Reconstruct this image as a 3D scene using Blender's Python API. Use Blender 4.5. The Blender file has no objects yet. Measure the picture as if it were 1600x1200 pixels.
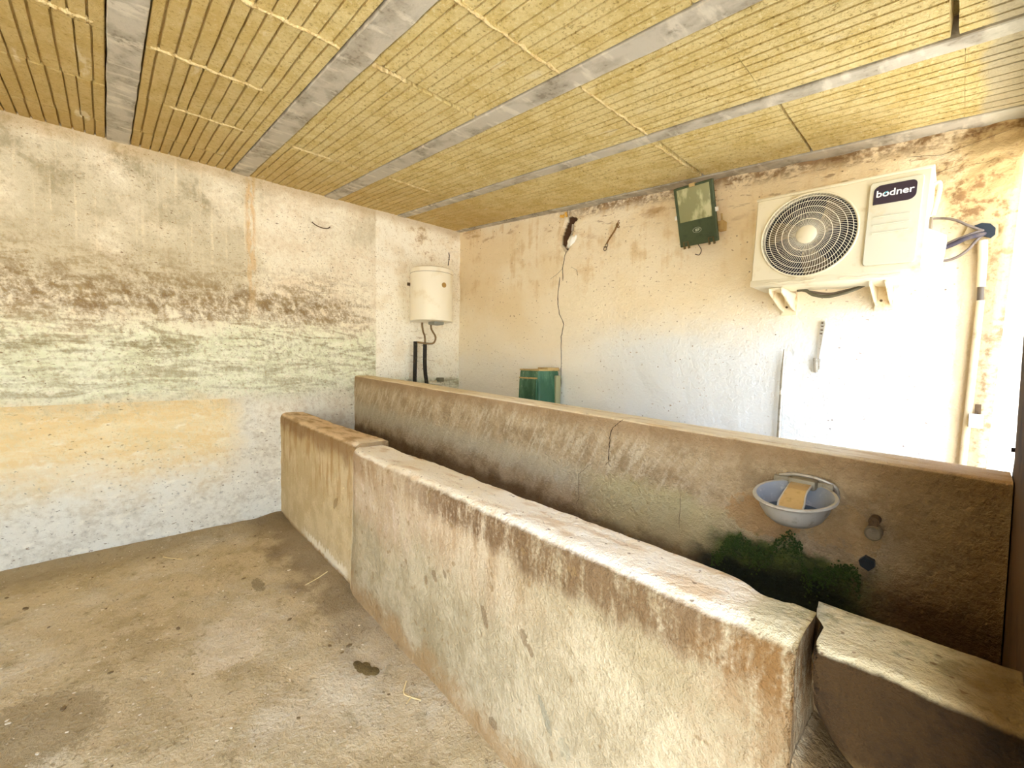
import bpy, bmesh, math, random
import numpy as np
from mathutils import Vector, Matrix
PI = math.pi
random.seed(7)
SC = bpy.context.scene
COL = SC.collection

# ------------------------------------------------------------------ camera
cam_d = bpy.data.cameras.new('camera'); cam = bpy.data.objects.new('camera', cam_d); COL.objects.link(cam)
cam_d.sensor_width = 36.0; cam_d.lens = 665.76/1600*36; cam_d.clip_start = 0.02
_yaw, _pit, _rol = 2.40186, -0.049353, 0.014407
_F = Vector((math.cos(_yaw)*math.cos(_pit), math.sin(_yaw)*math.cos(_pit), math.sin(_pit)))
_R = Vector((math.sin(_yaw), -math.cos(_yaw), 0)); _U = _R.cross(_F)
_R2 = math.cos(_rol)*_R + math.sin(_rol)*_U; _U2 = -math.sin(_rol)*_R + math.cos(_rol)*_U
cam.matrix_world = Matrix(((_R2.x, _U2.x, -_F.x, 3.8845), (_R2.y, _U2.y, -_F.y, -2.7444), (_R2.z, _U2.z, -_F.z, 1.3), (0, 0, 0, 1)))
SC.camera = cam

# ------------------------------------------------------------------ sky, sun, exposure
SC.view_settings.view_transform = 'Standard'
SC.view_settings.look = 'None'
SC.view_settings.gamma = 1.0
SC.view_settings.use_curve_mapping = False
SC.view_settings.exposure = 3.32
SC.cycles.diffuse_bounces = 8
SC.cycles.max_bounces = 12
w = bpy.data.worlds.new('sky'); SC.world = w; w.use_nodes = True
wn = w.node_tree; wn.nodes.clear()
sky = wn.nodes.new('ShaderNodeTexSky'); sky.sky_type = 'NISHITA'; sky.sun_disc = False
sky.sun_elevation = math.radians(58); sky.sun_rotation = math.radians(176); sky.dust_density = 2.0
bg = wn.nodes.new('ShaderNodeBackground'); bg.inputs['Strength'].default_value = 0.16
wo = wn.nodes.new('ShaderNodeOutputWorld')
wn.links.new(sky.outputs[0], bg.inputs[0]); wn.links.new(bg.outputs[0], wo.inputs[0])
sun_d = bpy.data.lights.new('sun', 'SUN'); sun_d.energy = 3.2; sun_d.color = (1.0, 0.985, 0.95); sun_d.angle = 0.01
sun = bpy.data.objects.new('sun', sun_d); COL.objects.link(sun)
sun.rotation_euler = Vector((-0.05, 0.53, -0.85)).to_track_quat('-Z', 'Y').to_euler()
sun.location = (6, -8, 9)

# ------------------------------------------------------------------ node helpers
def c(r, g, b):
    f = lambda v: (v/255/12.92 if v/255 <= .04045 else ((v/255+.055)/1.055)**2.4)
    return (f(r), f(g), f(b), 1)

class V:
    def __init__(s, m, sock): s.m, s.s = m, sock
    def _b(s, op, o, rev=False):
        a, b = (o, s) if rev else (s, o)
        return s.m.math(op, a, b)
    def __add__(s, o): return s._b('ADD', o)
    def __radd__(s, o): return s._b('ADD', o)
    def __sub__(s, o): return s._b('SUBTRACT', o)
    def __rsub__(s, o): return s._b('SUBTRACT', o, True)
    def __mul__(s, o): return s._b('MULTIPLY', o)
    def __rmul__(s, o): return s._b('MULTIPLY', o)
    def __truediv__(s, o): return s._b('DIVIDE', o)
    def __pow__(s, o): return s._b('POWER', o)

class Mat:
    def __init__(s, name, rough=.9, metallic=0.0, spec=.3, local=False):
        s.mat = bpy.data.materials.new(name); s.mat.use_nodes = True
        s.nt = s.mat.node_tree; s.nt.nodes.clear()
        s.bsdf = s.n('ShaderNodeBsdfPrincipled'); out = s.n('ShaderNodeOutputMaterial')
        s.nt.links.new(s.bsdf.outputs[0], out.inputs[0])
        s.bsdf.inputs['Roughness'].default_value = rough; s.bsdf.inputs['Metallic'].default_value = metallic
        s.bsdf.inputs['Specular IOR Level'].default_value = spec
        if local:
            t = s.n('ShaderNodeTexCoord'); s.pos = t.outputs['Object']
        else:
            g = s.n('ShaderNodeNewGeometry'); s.pos = g.outputs['Position']; s.geo = g
        sep = s.n('ShaderNodeSeparateXYZ'); s.nt.links.new(s.pos, sep.inputs[0])
        s.x, s.y, s.z = [V(s, o) for o in sep.outputs]
        s.h = None
    def n(s, t): return s.nt.nodes.new(t)
    def put(s, inp, v):
        if isinstance(v, V): s.nt.links.new(v.s, inp)
        else:
            try: inp.default_value = v
            except TypeError: inp.default_value = tuple(v)[:3]
    def math(s, op, a, b=0.0, clamp=False):
        k = s.n('ShaderNodeMath'); k.operation = op; k.use_clamp = clamp
        s.put(k.inputs[0], a); s.put(k.inputs[1], b); return V(s, k.outputs[0])
    def mx(s, a, b): return s.math('MAXIMUM', a, b)
    def mn(s, a, b): return s.math('MINIMUM', a, b)
    def vec(s, x, y, z):
        k = s.n('ShaderNodeCombineXYZ')
        for i, v in enumerate((x, y, z)): s.put(k.inputs[i], v)
        return k.outputs[0]
    def nz(s, sx, sy=None, sz=None, det=3, rough=.55, off=0, dist=0):
        sy = sx if sy is None else sy; sz = sx if sz is None else sz
        k = s.n('ShaderNodeTexNoise'); k.inputs['Scale'].default_value = 1
        k.inputs['Detail'].default_value = det; k.inputs['Roughness'].default_value = rough
        k.inputs['Distortion'].default_value = dist
        s.nt.links.new(s.vec(s.x*sx+off, s.y*sy+off*.7, s.z*sz+off*1.3), k.inputs['Vector'])
        return V(s, k.outputs[0])
    def nzv(s, x, y, z, det=3, rough=.55):
        k = s.n('ShaderNodeTexNoise'); k.inputs['Scale'].default_value = 1
        k.inputs['Detail'].default_value = det; k.inputs['Roughness'].default_value = rough
        s.nt.links.new(s.vec(x, y, z), k.inputs['Vector']); return V(s, k.outputs[0])
    def vor(s, sx, sy=None, sz=None, feat='F1'):
        sy = sx if sy is None else sy; sz = sx if sz is None else sz
        k = s.n('ShaderNodeTexVoronoi'); k.feature = feat; k.inputs['Scale'].default_value = 1
        s.nt.links.new(s.vec(s.x*sx, s.y*sy, s.z*sz), k.inputs['Vector'])
        return V(s, k.outputs[0])
    def ss(s, v, a, b):
        k = s.n('ShaderNodeMapRange'); k.interpolation_type = 'SMOOTHSTEP'
        if a > b:
            s.put(k.inputs[0], v); k.inputs[1].default_value = b; k.inputs[2].default_value = a
            k.inputs[3].default_value = 1; k.inputs[4].default_value = 0
        else:
            s.put(k.inputs[0], v); k.inputs[1].default_value = a; k.inputs[2].default_value = b
        return V(s, k.outputs[0])
    def band(s, v, a, b, e): return s.ss(v, a-e, a+e)*s.ss(v, b+e, b-e)
    def mix(s, a, b, f):
        k = s.n('ShaderNodeMix'); k.data_type = 'RGBA'
        s.put(k.inputs[0], f); s.put(k.inputs[6], a); s.put(k.inputs[7], b)
        return V(s, k.outputs[2])
    def spot(s, px, py, pz, r, e):           # soft blob mask around a point (stain)
        k = s.n('ShaderNodeVectorMath'); k.operation = 'DISTANCE'
        s.nt.links.new(s.pos, k.inputs[0]); k.inputs[1].default_value = (px, py, pz)
        return s.ss(V(s, k.outputs['Value']), r+e, r-e)
    def ell(s, u, v, u0, v0, ru, rv, nzf=None, amt=.6, rot=0):   # noisy elliptical blotch
        a, b = u-u0, v-v0
        if rot: a, b = a*math.cos(rot)+b*math.sin(rot), b*math.cos(rot)-a*math.sin(rot)
        a, b = a*(1/ru), b*(1/rv); d = a*a+b*b
        if nzf is not None: d = d+(nzf-.5)*(amt*4)
        return s.ss(d, 1.15, .8)
    def done(s, col, h=None, dist=.01, strength=1.0, rough=None):
        s.put(s.bsdf.inputs['Base Color'], col)
        if rough is not None: s.put(s.bsdf.inputs['Roughness'], rough)
        if h is not None:
            b = s.n('ShaderNodeBump'); b.inputs['Distance'].default_value = dist; b.inputs['Strength'].default_value = strength
            s.put(b.inputs['Height'], h); s.nt.links.new(b.outputs[0], s.bsdf.inputs['Normal'])
        return s.mat

def plain(name, col, rough=.6, metallic=0, dirt=None, scale=25, amt=.5, bump=0, spec=.4):
    m = Mat(name, rough, metallic, spec)
    col = c(*col)
    if dirt:
        n1 = m.nz(scale, det=5, rough=.65)
        cc = m.mix(col, c(*dirt), m.ss(n1, .62-.25*amt, .75))
    else: cc = col
    return m.done(cc, m.nz(scale*4, det=3) if bump else None, bump or .01)

# ------------------------------------------------------------------ numpy noise for geometry
def _hash(ix, iy, iz):
    n = (ix.astype(np.int64)*374761393 + iy.astype(np.int64)*668265263 + iz.astype(np.int64)*2147483647) & 0xFFFFFFFF
    n = ((n ^ (n >> 13))*1274126177) & 0xFFFFFFFF
    return ((n ^ (n >> 16)) & 0xFFFF)/65535.0
def vnoise(x, y, z):
    x, y, z = [np.asarray(a, float) for a in (x, y, z)]
    x, y, z = np.broadcast_arrays(x, y, z)
    ix, iy, iz = np.floor(x), np.floor(y), np.floor(z)
    fx, fy, fz = x-ix, y-iy, z-iz
    fx, fy, fz = [f*f*(3-2*f) for f in (fx, fy, fz)]
    r = 0
    for dx in (0, 1):
        for dy in (0, 1):
            for dz in (0, 1):
                r = r + _hash(ix+dx, iy+dy, iz+dz)*(fx if dx else 1-fx)*(fy if dy else 1-fy)*(fz if dz else 1-fz)
    return r-.5
def fbm(x, y, z, oct=4, g=.5):
    r, a = 0, 1.0
    for i in range(oct):
        r = r + a*vnoise(x*2**i+17*i, y*2**i+5*i, z*2**i+9*i); a *= g
    return r
def sst(v, a, b):
    t = np.clip((v-a)/(b-a), 0, 1); return t*t*(3-2*t)

# ------------------------------------------------------------------ object helpers
def link(name, me, mat, parent=None, label=None, cat=None, group=None, kind=None):
    o = bpy.data.objects.new(name, me); COL.objects.link(o)
    if mat is not None and not me.materials: me.materials.append(mat)
    if parent is not None: o.parent = parent
    tag(o, label, cat, group, kind); return o
def tag(o, label=None, cat=None, group=None, kind=None):
    for k, v in (('label', label), ('category', cat), ('group', group), ('kind', kind)):
        if v: o[k] = v
    return o
def thing(name, label, cat, loc=(0, 0, 0), rotz=0, group=None):
    o = bpy.data.objects.new(name, None); COL.objects.link(o); o.empty_display_size = .1
    o.location = loc; o.rotation_euler = (0, 0, rotz); return tag(o, label, cat, group)
def raw(verts, faces, smooth=False, name='m'):
    me = bpy.data.meshes.new(name); me.from_pydata([tuple(map(float, v)) for v in verts], [], [tuple(map(int, f)) for f in faces]); me.update()
    if smooth: me.polygons.foreach_set('use_smooth', [True]*len(me.polygons))
    return me
def gridfaces(nu, nv, base=0, flip=False):
    i = np.arange(nu-1)[:, None]*nv + np.arange(nv-1)[None, :] + base
    f = np.stack([i, i+nv, i+nv+1, i+1], -1).reshape(-1, 4)
    return f[:, ::-1] if flip else f

class MB:
    def __init__(s): s.bm = bmesh.new()
    def _new(s, fn):
        n0 = len(s.bm.verts); fn(); s.bm.verts.ensure_lookup_table(); return s.bm.verts[n0:]
    def box(s, x0, x1, y0, y1, z0, z1, bev=0, seg=2, m=None):
        b2 = bmesh.new(); bmesh.ops.create_cube(b2, size=1)
        for v in b2.verts:
            v.co = Vector(((x0+x1)/2+v.co.x*(x1-x0), (y0+y1)/2+v.co.y*(y1-y0), (z0+z1)/2+v.co.z*(z1-z0)))
        if bev: bmesh.ops.bevel(b2, geom=b2.edges[:], offset=bev, segments=seg, profile=.5, affect='EDGES')
        if m: bmesh.ops.transform(b2, matrix=m, verts=b2.verts)
        s._merge(b2); return s
    def _merge(s, b2):
        me = bpy.data.meshes.new('t'); b2.to_mesh(me); b2.free(); s.bm.from_mesh(me); bpy.data.meshes.remove(me)
    def tube(s, pts, r, n=10, cap=True):
        pts = [Vector(p) for p in pts]; rs = r if isinstance(r, (list, tuple)) else [r]*len(pts)
        rings = []; ref = None
        for i, p in enumerate(pts):
            t = (pts[min(i+1, len(pts)-1)]-pts[max(i-1, 0)]).normalized()
            if ref is None: ref = t.orthogonal().normalized()
            ref = (ref-t*ref.dot(t)).normalized(); b = t.cross(ref)
            rings.append([s.bm.verts.new(p+(ref*math.cos(2*PI*k/n)+b*math.sin(2*PI*k/n))*rs[i]) for k in range(n)])
        for a, b in zip(rings, rings[1:]):
            for k in range(n): s.bm.faces.new((a[k], a[(k+1) % n], b[(k+1) % n], b[k]))
        if cap: s.bm.faces.new(rings[0][::-1]); s.bm.faces.new(rings[-1])
        return s
    def lathe(s, prof, ctr=(0, 0, 0), axis='z', n=32, caps=True):
        rings = []
        for r, h in prof:
            ring = []
            for k in range(n):
                a = 2*PI*k/n; u, v = r*math.cos(a), r*math.sin(a)
                p = {'z': (u, v, h), 'y': (u, h, v), 'x': (h, u, v)}[axis]
                ring.append(s.bm.verts.new(Vector(p)+Vector(ctr)))
            rings.append(ring)
        for a, b in zip(rings, rings[1:]):
            for k in range(n): s.bm.faces.new((a[k], a[(k+1) % n], b[(k+1) % n], b[k]))
        if caps: s.bm.faces.new(rings[0][::-1]); s.bm.faces.new(rings[-1])
        return s
    def prism(s, poly, d0, d1, axis='y'):    # polygon in the plane across the axis, extruded d0..d1
        def P(u, v, d): return {'y': (u, d, v), 'z': (u, v, d), 'x': (d, u, v)}[axis]
        a = [s.bm.verts.new(P(u, v, d0)) for u, v in poly]; b = [s.bm.verts.new(P(u, v, d1)) for u, v in poly]
        n = len(poly)
        s.bm.faces.new(a); s.bm.faces.new(b[::-1])
        for k in range(n): s.bm.faces.new((a[k], b[k], b[(k+1) % n], a[(k+1) % n]))
        return s
    def ring(s, ctr, R, r, axis='y', n=48, m=6):
        vs = []
        for i in range(n):
            a = 2*PI*i/n
            row = []
            for j in range(m):
                q = 2*PI*j/m; rr = R+r*math.cos(q); d = r*math.sin(q)
                p = {'y': (rr*math.cos(a), d, rr*math.sin(a)), 'z': (rr*math.cos(a), rr*math.sin(a), d), 'x': (d, rr*math.cos(a), rr*math.sin(a))}[axis]
                row.append(s.bm.verts.new(Vector(p)+Vector(ctr)))
            vs.append(row)
        for i in range(n):
            for j in range(m):
                s.bm.faces.new((vs[i][j], vs[(i+1) % n][j], vs[(i+1) % n][(j+1) % m], vs[i][(j+1) % m]))
        return s
    def part(s, name, mat, parent=None, smooth=True, label=None, cat=None, group=None, kind=None):
        bmesh.ops.recalc_face_normals(s.bm, faces=s.bm.faces[:])
        me = bpy.data.meshes.new(name); s.bm.to_mesh(me); s.bm.free()
        if smooth:
            me.polygons.foreach_set('use_smooth', [True]*len(me.polygons))
            try: me.set_sharp_from_angle(angle=math.radians(40))
            except Exception: pass
        return link(name, me, mat, parent, label, cat, group, kind)

def curve_pts(ctrl, n=8):
    P = [Vector(p) for p in ctrl]; P = [P[0]*2-P[1]]+P+[P[-1]*2-P[-2]]; out = []
    for i in range(1, len(P)-2):
        for k in range(n):
            t = k/n; a, b, d, e = P[i-1], P[i], P[i+1], P[i+2]
            out.append(.5*((2*b)+(d-a)*t+(2*a-5*b+4*d-e)*t*t+(3*b-a-3*d+e)*t**3))
    out.append(P[-2]); return out
def rrect(x0, x1, z0, z1, r, n=6, radii=None):
    rr = radii or (r, r, r, r); pts = []
    for (cx, cz, a0), q in zip(((x1, z1, 0), (x0, z1, 90), (x0, z0, 180), (x1, z0, 270)), rr):
        sx = -1 if cx == x1 else 1; sz = -1 if cz == z1 else 1
        if q <= 0: pts.append((cx, cz)); continue
        for k in range(n+1):
            a = math.radians(a0+90*k/n); pts.append((cx+sx*q+q*math.cos(a), cz+sz*q+q*math.sin(a)))
    return pts
TH = 0.0298; CT, ST = math.cos(TH), math.sin(TH)
def w2(u, off, z): return Vector((u*CT+off*ST, u*ST-off*CT, z))
XR = 3.955                                                    # inner face of the right end wall
SX, SY, H0 = -0.0815, -0.0011, 2.7095
def ceil_z(x, y): return H0+SX*x+SY*y

# ------------------------------------------------------------------ materials of the setting
def mat_wall_left():
    m = Mat('stained_limewash'); y, z = m.y, m.z
    big = m.nz(1, 1.6, 1.9, det=4, off=3); mid = m.nz(1, 5, 6, det=5, rough=.6); fine = m.nz(1, 26, 30, det=4, rough=.65)
    hz = m.nz(1, 3.0, 14, det=5, rough=.6, dist=1.2); vert = m.nz(1, 22, .9, det=3); diag = m.nzv(1.0, y*11+z*6, z*9-y*3, det=4)
    sc2 = m.nzv(y*30+z*12, z*20-y*7, 2.0, det=5, rough=.68); grain = m.nz(1, 70, 80, det=3, rough=.7, off=40)
    cream = m.mix(c(246, 238, 216), c(232, 217, 190), m.ss(mid*.6+fine*.4, .40, .66))
    gr = m.ss(big+(m.ss(y, -1.2, -2.6)-.5)*.20+(fine-.5)*.25, .40, .66)
    col = m.mix(cream, c(204, 194, 166), gr*m.ss(z, 1.5, 1.9)*.85)
    col = m.mix(col, c(158, 148, 120), m.ss(mid*.6+fine*.4+(big-.5)*.5, .50, .64)*m.ss(z, 2.2, 2.5)*m.ss(y, -1.7, -2.2)*.7)
    col = m.mix(col, c(168, 156, 124), m.ss(mid*.5+big*.5+(fine-.5)*.2, .50, .66)*m.ss(y, -1.9, -2.7)*m.ss(z, 1.7, 2.1)*.65)
    col = m.mix(col, c(250, 238, 210), m.ss(m.nz(1, 34, 1.3, det=4, off=8)*.6+fine*.4, .52, .68)*m.ss(z, 1.6, 2.1)*.5)
    # dirty rubbed band at back height of the animals
    bn = m.nzv(5.0, y*1.6, z*1.1, det=3)
    zc = z+(bn-.5)*.30
    tex = m.ss(diag*.45+sc2*.35+grain*.2, .40, .62)
    band = m.band(zc, 1.60, 1.84, .10)*tex
    col = m.mix(col, c(112, 82, 42), band*.88*m.ss(y+(bn-.5)*.8, -.95, -1.5))
    tex2 = m.ss(hz*.45+sc2*.35+grain*.2, .44, .60)
    col = m.mix(col, c(138, 112, 68), m.band(zc, 1.45, 2.0, .16)*tex2*.7*m.ss(y, -.9, -1.1))
    # greenish brushed zone
    gz = m.band(z+(bn-.5)*.34+(sc2-.5)*.25, 1.00, 1.54, .12)
    g1 = m.mix(c(226, 228, 194), c(244, 244, 220), m.ss(mid*.5+fine*.5, .40, .62))
    gcol = m.mix(g1, c(172, 164, 128), m.ss(hz*.55+sc2*.30+grain*.15, .42, .62)*.9)
    gcol = m.mix(gcol, c(126, 106, 62), m.ss(hz*.4+diag*.25+sc2*.35, .49, .62)*m.ss(z, 1.10, 1.5)*.8)
    gcol = m.mix(gcol, c(252, 248, 226), m.ss(m.nzv(y*13-z*6, z*22+y*3, 7.0, det=4), .56, .68)*.6)
    col = m.mix(col, gcol, gz*.92)
    # orange rust drip
    dr = m.ss(m.math('ABSOLUTE', y+1.985+(m.nz(1, 1, 5)-.5)*.05), .045, .015)*m.ss(z, 1.4, 2.3)
    col = m.mix(col, c(220, 184, 130), dr*m.ss(m.nz(1, 30, 8, det=4), .36, .56)*.8)
    # base coat below the paint line
    lo = m.mix(c(230, 225, 208), c(208, 200, 180), m.ss(fine*.5+mid*.5, .45, .62))
    oc = m.mix(c(232, 204, 150), c(240, 222, 180), m.ss(hz*.5+sc2*.5, .42, .6))
    oc = m.mix(oc, c(212, 192, 142), m.ss(big*.5+sc2*.5, .46, .62)*.6)
    of = m.ss(z+(mid-.5)*.5+(fine-.5)*.2, .26, .72)*m.ss(y+(mid-.5)*.3, -1.98, -2.24)
    oc = m.mix(oc, c(250, 238, 204), m.ss(sc2*.6+grain*.4, .52, .66)*.6)
    lo = m.mix(lo, oc, of)
    lo = m.mix(lo, c(250, 244, 224), m.ss(m.nzv(y*9-z*7, z*14+y*2, 9.0, det=4), .56, .70)*.5)
    lo = m.mix(lo, c(176, 172, 158), m.ss(fine, .60, .70)*m.ss(z, .75, .35)*.8)
    lo = m.mix(lo, c(168, 142, 96), m.ss(mid*.5+fine*.5, .52, .64)*m.ss(y, -2.1, -1.6)*m.ss(z, .45, .9)*.7)
    edge = m.mn(z, z+m.ss(y, -2.15, -2.0)*(mid-.5)*.6)
    below = m.ss(edge, .9985, .9925)
    below = m.mx(below*m.ss(y, -1.9, -2.1), m.ss(z+(mid-.5)*.3, 1.05, .90))
    below = m.mn(below, m.ss(y, -1.30, -1.62)*.4+m.ss(z, .99, .6)*.6+m.ss(y, -1.9, -2.1))
    col = m.mix(col, lo, m.math('MINIMUM', below, 1.0))
    # newer white coat near the corner
    pe = y+(fine-.5)*.03
    pat = m.ss(pe, -.972, -.955)*m.ss(z, 1.10, 1.16)
    pcol = m.mix(c(252, 246, 228), c(242, 230, 204), m.ss(mid, .48, .66)*.8)
    pcol = m.mix(pcol, c(176, 146, 104), m.ss(mid*.6+fine*.4, .53, .64)*m.band(y, -.62, -.30, .06)*m.ss(z, 1.9, 2.3)*.8)
    pcol = m.mix(pcol, c(160, 128, 82), m.ss(hz, .60, .68)*m.ss(z, 2.0, 1.5)*.55)
    col = m.mix(col, pcol, pat)
    # dark specks, rust stains, grime along the ceiling
    sp = m.vor(1, 38, 44); spm = m.ss(sp, .17, .09)*m.ss(m.nz(1, 3.3, 3.3, off=9), .50, .62)
    col = m.mix(col, c(92, 62, 30), spm*.85*m.ss(z, .9, 1.2))
    sp2 = m.ss(m.nz(1, 30, 75, det=3, off=5), .625, .70)*m.ss(m.nz(1, 2.2, 2.5, off=21), .40, .58)
    col = m.mix(col, c(116, 84, 44), sp2*.8)
    col = m.mix(col, c(122, 112, 92), m.ss(m.nz(1, 30, 40, det=2, off=31), .66, .73)*m.ss(z, .9, .5)*.8)
    col = m.mix(col, c(186, 162, 116), m.ss(grain*.5+sc2*.5, .51, .66)*m.ss(z, .5, 1.1)*.6)
    cz = z+SY*y
    col = m.mix(col, c(186, 158, 108), m.ss(cz+(mid-.5)*.10, 2.60, 2.70)*.55)
    h = mid*.5+fine*.45+(hz*.6+sc2*.5)*gz+sc2*.3+grain*.3
    return m.done(col, h, .018, .9, rough=.92)

def mat_wall_back():
    m = Mat('old_whitewash'); x, z = m.x, m.z
    big = m.nz(1.3, 1, 1.5, det=4, off=2); mid = m.nz(5, 1, 6, det=5, rough=.62); fine = m.nz(28, 1, 30, det=4, rough=.66)
    vert = m.nz(16, 1, 1.0, det=3, off=8)
    top = H0+SX*x-z                                     # distance below the ceiling
    col = m.mix(c(246, 234, 208), c(238, 220, 184), m.ss(big, .4, .62)*m.ss(z, 1.3, 1.9))  # warmer towards the top, ceiling bounce put into the cream
    col = m.mix(col, c(232, 235, 235), m.ss(z+(mid-.5)*.25, 1.75, 1.35)*m.ss(x, 1.3, 2.2))  # lower wall painted bluish white for the skylight falling on it
    col = m.mix(col, c(246, 243, 234), m.ss(z+(mid-.5)*.25, 1.55, 1.2)*m.ss(x, 2.4, 1.4)*.7)
    col = m.mix(col, c(222, 196, 150), m.ss(mid*.6+vert*.4, .50, .62)*m.ss(z, 1.75, 2.1)*.75)
    col = m.mix(col, c(172, 150, 108), m.ss(x+(mid-.5)*.05, 3.775, 3.82)*.9)  # beige discolouration, made darker again to offset the strong door light
    col = m.mix(col, c(128, 104, 70), m.ss(x, 3.83, 3.87)*m.ss(mid*.5+fine*.5, .47, .58)*.8)
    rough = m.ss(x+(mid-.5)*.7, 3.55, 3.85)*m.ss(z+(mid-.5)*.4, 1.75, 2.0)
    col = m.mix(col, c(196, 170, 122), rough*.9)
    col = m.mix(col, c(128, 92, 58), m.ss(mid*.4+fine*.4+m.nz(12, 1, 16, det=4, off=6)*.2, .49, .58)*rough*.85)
    scr = m.ss(m.nzv(x*9, top*34, 3.0, det=4, rough=.65), .57, .66)*m.ss(top, .34, .05)*m.ss(x, 1.2, 2.0)
    col = m.mix(col, c(138, 104, 66), scr*.75)
    crumb = m.ss(top+(mid-.5)*.16+(fine-.5)*.06, .10, .03)*m.ss(x, 1.1, 1.9)
    col = m.mix(col, c(128, 94, 54), crumb*m.ss(fine*.5+mid*.5, .42, .56)*.85)
    col = m.mix(col, c(180, 140, 88), m.ss(m.nz(3, 1, 9, off=14, det=4), .57, .68)*m.ss(top, .42, .1)*.7)
    sp = m.ss(m.nz(44, 1, 62, det=2, off=4), .655, .72)*m.ss(m.nz(2.4, 1, 2.4, off=17), .40, .58)
    col = m.mix(col, c(150, 118, 82), sp*.8)
    sp2 = m.ss(m.vor(17, 1, 19), .10, .055)*m.ss(m.nz(3, 1, 3, off=33), .48, .56)
    col = m.mix(col, c(110, 84, 58), sp2*.8)
    col = m.mix(col, c(206, 186, 150), m.ss(m.math('ABSOLUTE', x-3.835), .06, .02)*m.ss(z, 1.95, 1.7)*.75)
    # exposed brick clay inside the broken-out hole and behind the pipe chase
    deep = m.ss(m.y-x*math.tan(TH), .018, .05)
    col = m.mix(col, c(92, 66, 44), deep)
    return m.done(col, mid*.5+fine*.5+m.nz(80, 1, 80, det=3)*.25, .016, .9, rough=.9)

def mat_floor():
    m = Mat('packed_earth_floor'); x, y = m.x, m.y
    big = m.nz(1.7, 1.7, 1, det=4); mid = m.nz(6, 6, 1, det=5, rough=.62, off=4); fine = m.nz(40, 40, 40, det=4, rough=.7)
    st = m.nzv(x*4+y*9, y*3-x*5, 0.0, det=4)
    col = m.mix(c(206, 186, 146), c(184, 164, 122), m.ss(mid, .42, .62))
    col = m.mix(col, c(226, 212, 182), m.ss(big*.5+mid*.3+fine*.2, .47, .62)*.8)
    col = m.mix(col, c(160, 142, 100), m.ss(st*.7+fine*.3, .53, .68)*.7)
    col = m.mix(col, c(140, 118, 82), m.ss(fine, .57, .70)*.75)
    col = m.mix(col, c(226, 208, 176), m.ss(m.nz(60, 60, 1, det=2, off=8), .66, .72)*.7)
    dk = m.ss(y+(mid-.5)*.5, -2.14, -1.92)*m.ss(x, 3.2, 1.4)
    col = m.mix(col, c(104, 82, 52), dk*.6)  # floor darker along the far trough foot
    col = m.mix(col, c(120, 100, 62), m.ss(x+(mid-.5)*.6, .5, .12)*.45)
    col = m.mix(col, c(230, 214, 184), m.ell(x, y, 1.62, -2.42, .20, .13, fine*.5+mid*.5, 1.6)*.5)
    col = m.mix(col, c(96, 82, 44), m.ell(x, y, 1.15, -2.2, .08, .03, fine, .9)*.5)
    col = m.mix(col, c(110, 92, 50), m.ell(x, y, 1.75, -3.0, .22, .18, fine*.5+mid*.5, 1.6)*.4)
    return m.done(col, mid*.7+fine*.5+st*.3+m.nz(110, 110, 1, det=2)*.15, .022, .9, rough=.95)

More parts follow.
